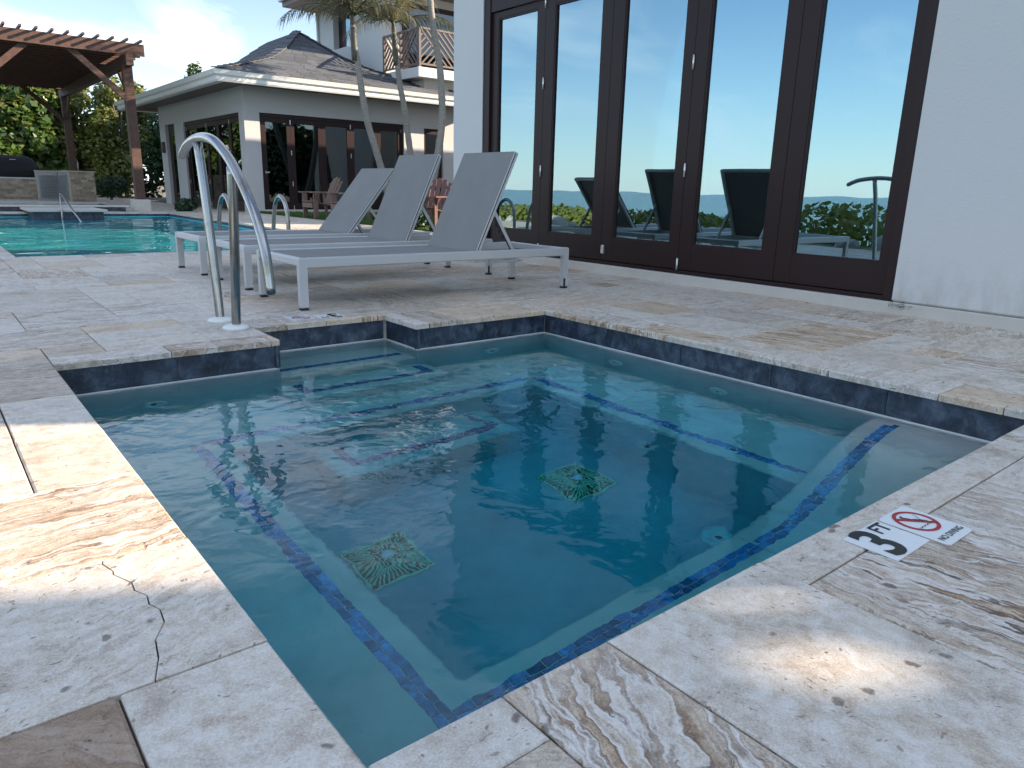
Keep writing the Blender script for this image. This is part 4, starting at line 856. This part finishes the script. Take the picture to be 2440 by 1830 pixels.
# ================================================================== PERGOLA
pg = empty('pergola', (2.5, 24, 0), 0, 'large reddish brown timber pergola over the outdoor kitchen', 'pergola')
for x in (4.17, 0.95):
    for y in (19.76, 28.8):
        p = wb(B(x - 0.105, x + 0.105, y - 0.105, y + 0.105, 0.20, 3.40, c=0.008), 'post', 'pergola_wood', pg)
        MB().box(x - 0.20, x + 0.19, y - 0.18, y + 0.20, 0.0, 0.28, 0.008).build('footing', 'stucco_cream', p)
    wb(B(x - 0.08, x + 0.08, 19.35, 29.3, 3.36, 3.62, c=0.006), 'side_beam', 'pergola_wood', pg)
    sg = 1 if x < 2 else -1
    for y, sy in ((19.62, 1), (28.8, 1)):
        wb(MB().beam((x + sg * 0.06, y - 0.02, 2.60), (x + sg * 1.36, y - 0.02, 3.78), 0.06, 0.135, 0.004), 'brace', 'pergola_wood', pg)
    wb(MB().beam((x, 19.82, 2.7), (x, 20.7, 3.42), 0.06, 0.12, 0.004), 'brace', 'pergola_wood', pg); wb(MB().beam((x, 28.7, 2.7), (x, 27.8, 3.42), 0.06, 0.12, 0.004), 'brace', 'pergola_wood', pg)
for k in range(22):
    y = 19.47 + 0.455 * k; wb(B(-0.6, 4.53, y - 0.025, y + 0.025, 3.622 if k else 3.60, 3.862, c=0.004), 'rafter', 'pergola_wood', pg)
wb(B(-0.55, 4.46, 19.52, 29.2, 3.8635, 3.876), 'roof_panel', 'dark_void', pg)
for k in range(17): x = 4.42 - 0.298 * k; wb(B(x - 0.022, x + 0.022, 19.16, 29.3, 3.8775, 3.925), 'batten', 'pergola_wood', pg)

# ================================================================== OUTDOOR KITCHEN
kt = empty('outdoor_kitchen', (3.5, 29.5, 0), 0, 'stone clad outdoor kitchen counter with louvred steel doors under the pergola', 'counter')
def ledge(x0, x1, y0, z0, z1, parent, n, w):
    h = (z1 - z0) / n
    for i in range(n):
        x = x0 - rnd.random() * w * 0.6
        while x < x1:
            ww = w * rnd.uniform(0.6, 1.3); a, c = max(x0, x), min(x1, x + ww)
            if c - a > 0.02: MB().box(a + 0.002, c - 0.002, y0 - rnd.uniform(0.005, 0.03), y0 + 0.01, z0 + i * h + 0.002, z0 + (i + 1) * h - 0.002).build('ledge_stone', 'ledge_stone', parent)
            x += ww
cr_ = wb(B(3.9, 4.64, 28.0, 30.3, 0, 0.96), 'counter_block', 'ledge_stone', kt); ledge(3.9, 4.64, 28.0, 0, 0.96, cr_, 12, 0.24)
cl_ = wb(B(-0.6, 3.22, 30.5, 31.3, 0, 0.70), 'counter_block', 'ledge_stone', kt); ledge(1.2, 3.22, 30.5, 0, 0.70, cl_, 8, 0.26)
wb(B(3.221, 3.898, 30.36, 31.2, 0, 0.96), 'corner_cabinet', 'stucco_cream', kt)
wb(B(3.86, 4.68, 27.95, 30.34, 0.962, 1.0, c=0.006), 'counter_top', 'stucco_cream', kt); wb(B(-0.62, 3.24, 30.45, 31.32, 0.702, 0.745, c=0.006), 'counter_top', 'white_trim', kt); wb(B(3.20, 3.858, 30.34, 31.22, 0.962, 1.0), 'counter_top', 'stucco_cream', kt)
dr_ = wb(B(3.27, 3.86, 30.325, 30.358, 0.05, 0.9), 'louvre_door', 'louvre_metal', kt)
for k in range(15): MB().obox(Matrix.Translation((3.565, 30.315, 0.09 + 0.054 * k)) @ Matrix.Rotation(R(35), 4, 'X'), 0.265, 0.022, 0.006).build('louvre', 'louvre_metal', dr_)
dr2 = wb(B(3.875, 3.899, 28.3, 30.2, 0.05, 0.9), 'louvre_door', 'louvre_metal', kt)
for k in range(15): MB().obox(Matrix.Translation((3.868, 29.25, 0.09 + 0.054 * k)) @ Matrix.Rotation(R(-35), 4, 'Y'), 0.022, 0.9, 0.006).build('louvre', 'louvre_metal', dr2)
wb(MB().tube(arc([(4.34, 29.0, 1.0), (4.35, 29.0, 1.30), (4.29, 29.0, 1.39), (4.20, 29.0, 1.39), (4.13, 29.0, 1.27)], 20), 0.016, 8), 'tap', 'steel', kt)
gc = empty('covered_grill', (2.3, 30.9, 0.745), 0, 'barbecue grill under a fitted black cover on the stone counter', 'grill')
L = []
for z, k in ((0.745, 0), (1.05, 0), (1.25, 0.03), (1.38, 0.10), (1.46, 0.22), (1.485, 0.34)):
    L.append([(x, y, z) for x, y, _ in rr(1.15 + k, 3.34 - k * 1.1, 30.56 + k * 0.5, 31.24 - k * 0.5, 0.12, 0, 4)])
wb(MB().loft(L, caps=True, smooth=True), 'cover', 'cover_fabric', gc); wb(B(2.54, 2.72, 30.52, 30.56, 1.33, 1.345), 'label_tab', 'white_trim', gc)

# ================================================================== SWIMMING POOL
sp = empty('swimming_pool', (2.4, 13, 0), 0, 'large rectangular turquoise swimming pool beyond the loungers', 'pool')
x0, x1, y0, y1 = POOL; ph = MB(); zf_ = -0.78
def plp(d, z): return [(x0 - d, y0 - d, z), (x1 + d, y0 - d, z), (x1 + d, y1 + d, z), (x0 - d, y1 + d, z)]
ph.loft([plp(0.09, -0.9), plp(0.09, -0.085), plp(0.012, -0.085), plp(0.012, -0.9)], caps=False); ph.add(plp(0.05, zf_), [(0, 1, 2, 3)])
pshell = wb(ph, 'shell', 'pool_pale', sp); pshell.cycles.is_caustics_receiver = True; sun_d.cycles.is_caustics_light = True
wb(MB().loft([plp(0.085, -0.083), plp(0.085, -0.031), plp(0.016, -0.031), plp(0.016, -0.083)], caps=False), 'waterline_band', 'slate', sp)
# rippled surface as real geometry, so that the sun is refracted onto the floor
NX, NY = 110, 290; gxs = np.linspace(x0 - 0.011, x1 + 0.011, NX); gys = np.linspace(y0 - 0.011, y1 + 0.011, NY); GX, GY = np.meshgrid(gxs, gys)
GZ = np.full_like(GX, -0.10); gq = np.random.default_rng(9)
for k in range(26):
    wl_ = 0.28 * 1.09 ** k * 0.9; th = gq.uniform(0.9, 2.2); kx, ky = 2 * math.pi / wl_ * math.cos(th), 2 * math.pi / wl_ * math.sin(th); GZ += 0.0011 * wl_ ** 0.9 * np.sin(kx * GX + ky * GY + gq.uniform(0, 6.28))
wm = bpy.data.meshes.new('water'); vv = np.stack([GX, GY, GZ], -1).reshape(-1, 3); idx = np.arange(NX * NY).reshape(NY, NX)
wm.from_pydata([tuple(v) for v in vv.tolist()], [], np.stack([idx[:-1, :-1], idx[:-1, 1:], idx[1:, 1:], idx[1:, :-1]], -1).reshape(-1, 4).tolist()); wm.polygons.foreach_set('use_smooth', [True] * len(wm.polygons)); wm.materials.append(M['swim_water']); wm.update()
wp = link('water', wm); tag(wp, kind='structure'); wp.cycles.is_caustics_caster = True
rs = empty('raised_spa', (2.4, 20, 0), 0, 'raised stone edged spa with a pale ledge projecting into the swimming pool', 'spa')
wb(B(1.62, 2.95, 17.75, 19.3, -0.5, 0.045), 'ledge_wall', 'slate', rs); wb(B(1.55, 3.02, 17.66, 19.3, 0.047, 0.10, c=0.008), 'ledge_cap', 'stucco_cream', rs)
for a in ((0.5, 3.72, 19.302, 19.5), (0.5, 3.72, 22.0, 22.2), (0.5, 0.7, 19.5, 22.0), (3.52, 3.72, 19.5, 22.0)): wb(B(*a, 0.0, 0.10), 'spa_wall', 'slate', rs)
wb(B(0.42, 3.80, 19.24, 19.52, 0.102, 0.145, c=0.008), 'spa_cap', 'stucco_cream', rs); wb(B(0.42, 3.80, 21.98, 22.26, 0.102, 0.145, c=0.008), 'spa_cap', 'stucco_cream', rs)
wb(B(0.71, 3.51, 19.53, 21.97, 0.0, 0.02), 'basin', 'pool_pale', rs)
w3 = sheet('water', [0.70, 3.52], [19.52, 21.98], [], 0.118, 'swim_water'); tag(w3, kind='structure')
def hoop(name, x, label, grp=None):
    t = empty(name, (x, 7.8, 0), 0, label, 'grab rail', grp)
    MB().tube(arc([(0, -0.22, -0.02), (0, -0.22, 0.30), (0, -0.20, 0.44), (0, -0.13, 0.55), (0, -0.02, 0.60), (0, 0.10, 0.55), (0, 0.18, 0.42), (0, 0.25, 0.15), (0, 0.30, -0.3)], 48), 0.024, 14).build('tube', 'steel', t)
    MB().lathe([(0.058, 0), (0.058, 0.008), (0.03, 0.018), (0.022, 0.018)], (0, -0.22, 0), 20).build('flange', 'white_plastic', t)
hoop('pool_grab_rail', 2.38, 'hooped steel grab rail at the pool edge, mostly behind the spa handrail', 'pool entry rails'); hoop('pool_grab_rail', 3.02, 'hooped steel grab rail at the pool edge beside the lowered lounger', 'pool entry rails')
sr = empty('step_rail', (2.2, 17.4, -0.1), 0, 'slim steel handrail leaning into the pool at the pale ledge', 'handrail')
wb(MB().tube([(2.12, 17.62, -0.5), (2.14, 17.62, 0.40)], 0.02, 10), 'post', 'steel', sr); wb(MB().tube(arc([(2.14, 17.66, 0.36), (2.15, 17.60, 0.43), (2.17, 17.45, 0.38), (2.22, 16.9, 0.14), (2.30, 16.3, -0.16), (2.34, 15.9, -0.5)], 30), 0.02, 10), 'rail', 'steel', sr)

# ================================================================== ADIRONDACK CHAIRS
def adirondack(loc, rz, mat, label):
    t = empty('garden_chair', loc, rz, label, 'chair', 'wooden garden chairs on the lawn edge')
    W_ = 0.62
    for s_ in (-1, 1):
        y = s_ * (W_ / 2 - 0.02)
        MB().box(0.04, 0.14, y - 0.018, y + 0.018, 0, 0.56, 0.004).build('leg', mat, t); MB().beam((0.62, y, 0.0), (0.56, y, 0.56), 0.036, 0.09, 0.003).build('leg', mat, t)
        MB().box(-0.03, 0.68, s_ * W_ / 2 - 0.075, s_ * W_ / 2 + 0.065, 0.562, 0.590, 0.004).build('arm', mat, t)
        MB().add([(0.05, y + s_ * 0.02, 0.56), (0.13, y + s_ * 0.02, 0.56), (0.09, y + s_ * 0.02, 0.40), (0.05, y + s_ * 0.10, 0.56), (0.13, y + s_ * 0.10, 0.56)], [(0, 1, 2), (0, 3, 2), (1, 2, 4), (0, 1, 4, 3), (3, 4, 2)]).build('arm_bracket', mat, t)
    MB().box(0.01, 0.038, -W_ / 2 + 0.045, W_ / 2 - 0.045, 0.24, 0.35, 0.003).build('apron', mat, t)
    for k in range(6): x = 0.0 + 0.088 * k; MB().obox(Matrix.Translation((x + 0.04, 0, 0.375 - 0.016 * k)) @ Matrix.Rotation(R(10), 4, 'Y'), 0.040, W_ / 2 - 0.045, 0.012, 0.003).build('seat_slat', mat, t)
    for k in range(5):
        u = k - 2; b0, b1 = Vector((0.50, u * 0.098, 0.30)), Vector((0.50 + 0.27, u * 0.118, 0.90 + (0.07, 0.045, -0.02)[abs(u)] - 0.05)); MB().beam(b0, b1, 0.088, 0.020, 0.004, upv=(0.9, 0, 0.4)).build('back_slat', mat, t)
    MB().box(0.60, 0.625, -0.27, 0.27, 0.50, 0.57).build('back_rail', mat, t); MB().box(0.70, 0.72, -0.26, 0.26, 0.72, 0.78).build('back_rail', mat, t)
adirondack((6.62, 15.30, 0), 0.0, 'chair_wood', 'pale brown slatted garden chair with its rounded back showing past the lowered lounger')
adirondack((6.75, 14.10, 0), 0.0, 'chair_wood', 'pale brown garden chair half hidden behind the lowered lounger back')
adirondack((7.02, 11.15, 0), 0.45, 'chair_red', 'reddish brown garden chair seen between two lounger backs')
adirondack((8.35, 12.3, 0), 2.6, 'chair_red', 'dark red garden chair turned away behind the reddish brown chair')

# ================================================================== PLANTS
def leaf_quads(blobs, n, size, droop=0.2, shell=0.55, aspect=1.0, seed=0, cup=0.18):
    """leaf-sized bent quads spread through ellipsoid blobs [(cx,cy,cz,rx,ry,rz)]"""
    g = np.random.default_rng(seed); vol = np.array([b[3] * b[4] * b[5] for b in blobs]) ** 0.67; pk = g.choice(len(blobs), n, p=vol / vol.sum()); bl = np.array(blobs)[pk]
    d = g.normal(size=(n, 3)); d /= np.linalg.norm(d, axis=1)[:, None]; r = shell + (1 - shell) * g.random(n) ** 0.6; r = np.where(g.random(n) < 0.10, r * 1.12, r)
    c = bl[:, :3] + d * bl[:, 3:] * r[:, None]
    nr = d * 0.8 + g.normal(size=(n, 3)) * 0.55 + np.array([0, 0, 0.5]); nr /= np.linalg.norm(nr, axis=1)[:, None]
    a = np.cross(nr, g.normal(size=(n, 3))); a /= np.linalg.norm(a, axis=1)[:, None]; b_ = np.cross(nr, a); s = size * (0.6 + 0.8 * g.random(n))[:, None]
    a = a * s * 0.5; b_ = b_ * s * 0.5 * aspect; cu = nr * s * cup
    V = np.stack([c - a, c - b_ - cu * 0.6, c + a - cu, c + b_ - cu * 0.6], 1); return V
def plant(name, loc, blobs, n, size, mat, label, cat, group=None, trunk=None, seed=0, aspect=0.8, shell=0.55, crown='foliage', limbs=0, bark='bark', tr=0.06):
    t = empty(name, loc, 0, label, cat, group)
    link(crown, quads_mesh(crown, leaf_quads(blobs, n, size, seed=seed, aspect=aspect, shell=shell), mat), t)
    g = random.Random(seed + 3); st = MB(); h = trunk or 0.3
    top = Vector((0, 0, h)); st.tube(arc([(0, 0, -0.1), (g.uniform(-.05, .05) * h, g.uniform(-.05, .05) * h, h * 0.5), top], 8), [tr * (1 - 0.05 * k) for k in range(len(arc([(0, 0, 0), (0, 0, 1), (0, 0, 2)], 8)))], 8)
    for k in range(max(limbs, 3)):
        b_ = blobs[k % len(blobs)]; e = Vector(b_[:3]) + Vector((g.uniform(-.6, .6) * b_[3], g.uniform(-.6, .6) * b_[4], g.uniform(-.3, .6) * b_[5])); s0 = Vector((0, 0, h * g.uniform(0.3, 1.0))); md = (s0 + e) / 2 + Vector((g.uniform(-.15, .15), g.uniform(-.15, .15), g.uniform(-0.1, .2))) * (e - s0).length
        pth = arc([s0, md, e], 10); st.tube(pth, [tr * (0.55 - 0.5 * q / (len(pth) - 1)) for q in range(len(pth))], 6)
    st.build('trunk', bark, t); return t
def blobs_for(w, dp, h, z0, n, seed):
    g = random.Random(seed); out = []
    for k in range(n):
        z = z0 + (h - z0) * (0.12 + 0.78 * g.random()); f = 1.0 - 0.45 * max(0, (z - z0) / (h - z0) - 0.4); out.append((g.uniform(-1, 1) * w * 0.62 * f, g.uniform(-1, 1) * dp * 0.6 * f, z, w * g.uniform(0.28, 0.48), dp * g.uniform(0.3, 0.5), (h - z0) * g.uniform(0.12, 0.24)))
    return out
TR = [(0.2, 34.5, 2.6, 4.5, 'leaf_seagrape', 'broad leaved dark green tree left of the pergola post', 0.30), (3.4, 35.2, 1.9, 4.3, 'leaf_seagrape', 'broad leaved green tree rising behind the covered grill', 0.28), (5.3, 36.2, 1.7, 5.0, 'leaf_olive', 'sunlit yellow green tree rising behind the kitchen tap', 0.20), (7.0, 35.0, 1.6, 4.9, 'leaf_olive', 'olive tree with bare twigs between the pergola posts', 0.15),
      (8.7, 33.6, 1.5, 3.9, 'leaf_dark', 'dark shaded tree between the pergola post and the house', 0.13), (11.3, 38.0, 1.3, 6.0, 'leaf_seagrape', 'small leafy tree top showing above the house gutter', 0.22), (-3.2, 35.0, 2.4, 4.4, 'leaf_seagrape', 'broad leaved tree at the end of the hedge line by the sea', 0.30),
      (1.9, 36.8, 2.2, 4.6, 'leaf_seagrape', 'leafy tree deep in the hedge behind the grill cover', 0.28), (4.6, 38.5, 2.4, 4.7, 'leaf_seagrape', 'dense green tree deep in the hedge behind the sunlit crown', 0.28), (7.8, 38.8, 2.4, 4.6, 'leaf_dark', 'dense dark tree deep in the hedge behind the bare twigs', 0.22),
      (13.6, 1.4, 1.6, 3.3, 'leaf_dark', 'dark evergreen tree added out of view to darken the house glass reflection, nearest the spa', 0.24), (13.8, 4.2, 1.6, 3.4, 'leaf_dark', 'dark evergreen tree added out of view to darken the house glass reflection, middle of three', 0.24), (13.4, 6.9, 1.5, 3.3, 'leaf_dark', 'dark evergreen tree added out of view to darken the house glass reflection, nearest the house', 0.24)]  # three unseen trees added to darken what the house glass reflects
for k, (x, y, w, h, mt, lb, sz) in enumerate(TR):
    plant('tree', (x, y, -0.06), blobs_for(w, 1.3, h, 0.3, 15, 20 + k), int(5200 * (0.28 / sz) ** 0.8), sz, mt, lb, 'tree', 'trees screening the pool terrace', trunk=h * 0.55, seed=40 + k, limbs=16, crown='crown', tr=0.09, shell=0.35)
plant('clipped_shrub', (5.7, 31.2, 0), [(0, 0, 0.48, 0.58, 0.45, 0.38), (0.25, 0, 0.6, 0.4, 0.4, 0.26)], 2600, 0.07, 'leaf_dark', 'low clipped grey green shrub beside the stone counter', 'shrub', seed=5, shell=0.8)
plant('bush', (5.2, 19.5, 0), [(0, 0, 0.17, 0.28, 0.25, 0.17), (-0.12, -0.05, 0.12, 0.2, 0.2, 0.14)], 800, 0.075, 'leaf_dark', 'small round dark bush on the deck by the house corner', 'bush', seed=6, shell=0.6, trunk=0.1, tr=0.02)
plant('bush', (6.72, 10.8, 0), [(0, 0, 0.25, 0.2, 0.25, 0.25)], 500, 0.08, 'leaf_dark', 'dark bush behind the reddish brown chair', 'bush', seed=7, trunk=0.12, tr=0.02)
gx = -3.3
for k in range(15):
    y = 0.6 + 1.75 * k + rnd.uniform(-.3, .3); tall = 0.52 if k == 3 else rnd.uniform(0.10, 0.22)
    plant('sea_hedge_bush', (gx + rnd.uniform(-.25, .25) - 0.012 * k * k, y, -0.25), [(rnd.uniform(-.3, .3), rnd.uniform(-.5, .5), 0.25 + tall * 0.4, 0.7, 0.75, 0.20 + tall * 0.5) for _ in range(4)], 900, 0.13, 'leaf_hedge', 'yellow green coastal hedge bush between the deck and the sea', 'bush', 'coastal hedge bushes', seed=60 + k, trunk=0.2, tr=0.025, shell=0.7)
rk = MB()
ico = bpy.data.meshes.new('ico'); bm = bmesh.new(); bmesh.ops.create_icosphere(bm, subdivisions=2, radius=1)
for v in bm.verts: v.co *= 1 + 0.28 * (rng.random() - 0.5)
bm.to_mesh(ico); bm.free(); ico.materials.append(M['rock'])
for k in range(26):
    o = bpy.data.objects.new('rock', ico); col.objects.link(o); s_ = rnd.uniform(0.10, 0.24); o.location = (-1.85 + rnd.uniform(-.28, .3), 0.5 + 0.78 * k + rnd.uniform(-.2, .2), -0.02); o.scale = (s_, s_ * rnd.uniform(0.8, 1.4), s_ * rnd.uniform(0.5, 0.9)); o.rotation_euler = (rnd.uniform(0, 6), rnd.uniform(0, 6), rnd.uniform(0, 6))
    tag(o, 'pale rounded rock edging the deck on its seaward side', 'rock', 'pale rocks edging the deck')
# lawn strip
gr = sheet('lawn', [6.7, 14.2], [8.2, 18.72], [], -0.012, 'earth'); tag(gr, kind='structure')
ng = 42000; g = np.random.default_rng(3); gp = np.stack([6.72 + g.random(ng) ** 1.8 * 6.5, 9.5 + g.random(ng) * 9.15, np.full(ng, -0.012)], 1); ga = g.random(ng) * 6.283; gh = 0.03 + 0.035 * g.random(ng); gd = np.stack([np.cos(ga), np.sin(ga), np.zeros(ng)], 1); le = np.stack([g.normal(size=ng) * 0.014, g.normal(size=ng) * 0.014, gh], 1)
V = np.stack([gp - gd * 0.006, gp + gd * 0.006, gp + gd * 0.002 + le, gp - gd * 0.002 + le], 1); tag(link('grass', quads_mesh('grass', V, 'grass_blade')), 'short green lawn grass in front of the house', 'grass', kind='stuff')

def palm(base, pts, label, seed, nf, spread, green=False, r0=0.075):
    g = random.Random(seed); t = empty('palm_tree', base, 0, label, 'palm tree', 'slim palms in front of the house')
    P = [Vector(p) - Vector(base) for p in pts]; path = arc(P, 44); n = len(path)
    rad = [r0 * (1.15 - 0.35 * k / n) * (1 + 0.05 * ((k * 2) % 3 - 1)) for k in range(n)]
    MB().tube(path, rad, 12).build('trunk', 'bark_palm', t)
    top = path[-1]; d = (path[-1] - path[-3]).normalized()
    MB().tube([top - d * 0.75, top - d * 0.62, top - d * 0.3, top + d * 0.1, top + d * 0.35], [rad[-1] * 1.0, rad[-1] * 1.1, rad[-1] * 1.1, rad[-1] * 0.9, rad[-1] * 0.4], 12).build('crownshaft', 'palm_leaf', t)
    for k in range(nf):
        az = spread[0] + (spread[1] - spread[0]) * k / max(1, nf - 1) + g.uniform(-.2, .2); el = g.uniform(0.5, 1.3); Lf = g.uniform(1.7, 2.4); dirh = Vector((math.cos(az), math.sin(az), 0)); p = top + d * 0.2; pth = [p.copy()]; e = el
        for q in range(14): e -= (0.055 + 0.115 * q / 14) * (1.0 if el > 0.8 else 0.9); p = p + (dirh * math.cos(e) + Vector((0, 0, 1)) * math.sin(e)) * Lf / 14 + Vector((-0.010 * q / 6, 0.0, 0)); pth.append(p.copy())
        fd = MB().tube(pth, [0.024 * (1 - 0.85 * q / 14) for q in range(15)], 6).build('frond', 'palm_green', t)
        qs = []
        for q in range(2, 15):
            a = pth[q - 1]; c = pth[q]; tg = (c - a).normalized(); sd_ = tg.cross(Vector((0, 0, 1))).normalized()
            for r_ in range(3):
                o_ = a.lerp(c, r_ / 3)
                for s_ in (-1, 1):
                    ll = (0.52 - 0.30 * abs(q / 14 - 0.4)) * g.uniform(0.75, 1.1); dr_2 = (sd_ * s_ * g.uniform(0.45, 0.75) + tg * 0.55 + Vector((0, 0, -g.uniform(0.25, 0.75)))).normalized(); wv = tg * 0.013
                    m1 = o_ + dr_2 * ll * 0.5 + Vector((0, 0, 0.02)); e1 = o_ + dr_2 * ll + Vector((-0.03, 0, -0.10 * g.random()))
                    qs.append([o_ - wv, o_ + wv, m1 + wv, m1 - wv]); qs.append([m1 - wv, m1 + wv, e1 + wv * 0.15, e1 - wv * 0.15])
        link('leaflets', quads_mesh('leaflets', np.array([[list(v) for v in q_] for q_ in qs]), 'palm_green' if (green and k % 2) else 'palm_leaf'), fd)
palm((9.26, 16, -0.05), [(9.26, 16, -0.05), (9.13, 16, 0.45), (8.95, 16, 1.10), (8.75, 16, 1.73), (8.57, 16, 2.28), (8.44, 16, 3.0), (8.37, 16, 3.53), (8.29, 16, 3.89), (8.27, 16, 4.34)], 'slim palm leaning over the middle of the dark house doors', 1, 9, (1.2, 5.4), r0=0.080)
palm((10.12, 16.3, -0.05), [(10.12, 16.3, -0.05), (10.07, 16.3, 0.9), (9.98, 16.3, 1.49), (9.88, 16.3, 2.12), (9.78, 16.3, 2.76), (9.69, 16.3, 3.15), (9.62, 16.3, 3.61), (9.56, 16.3, 4.02), (9.53, 16.3, 4.41)], 'slim palm with bright green crown standing before the lattice balcony', 2, 9, (-1.2, 4.6), True, r0=0.075)
palm((9.75, 15.2, -0.05), [(9.75, 15.2, -0.05), (9.80, 15.2, 0.45), (9.97, 15.2, 1.03), (10.11, 15.2, 1.68), (10.22, 15.2, 2.36), (10.2, 15.2, 3.01), (10.14, 15.2, 3.65), (10.02, 15.2, 4.17), (9.92, 15.2, 4.71), (9.86, 15.2, 5.3), (9.82, 15.2, 5.7)], 'bowed palm trunk beside the white corner pier of the folding door building', 3, 10, (-0.5, 5.6), r0=0.086)
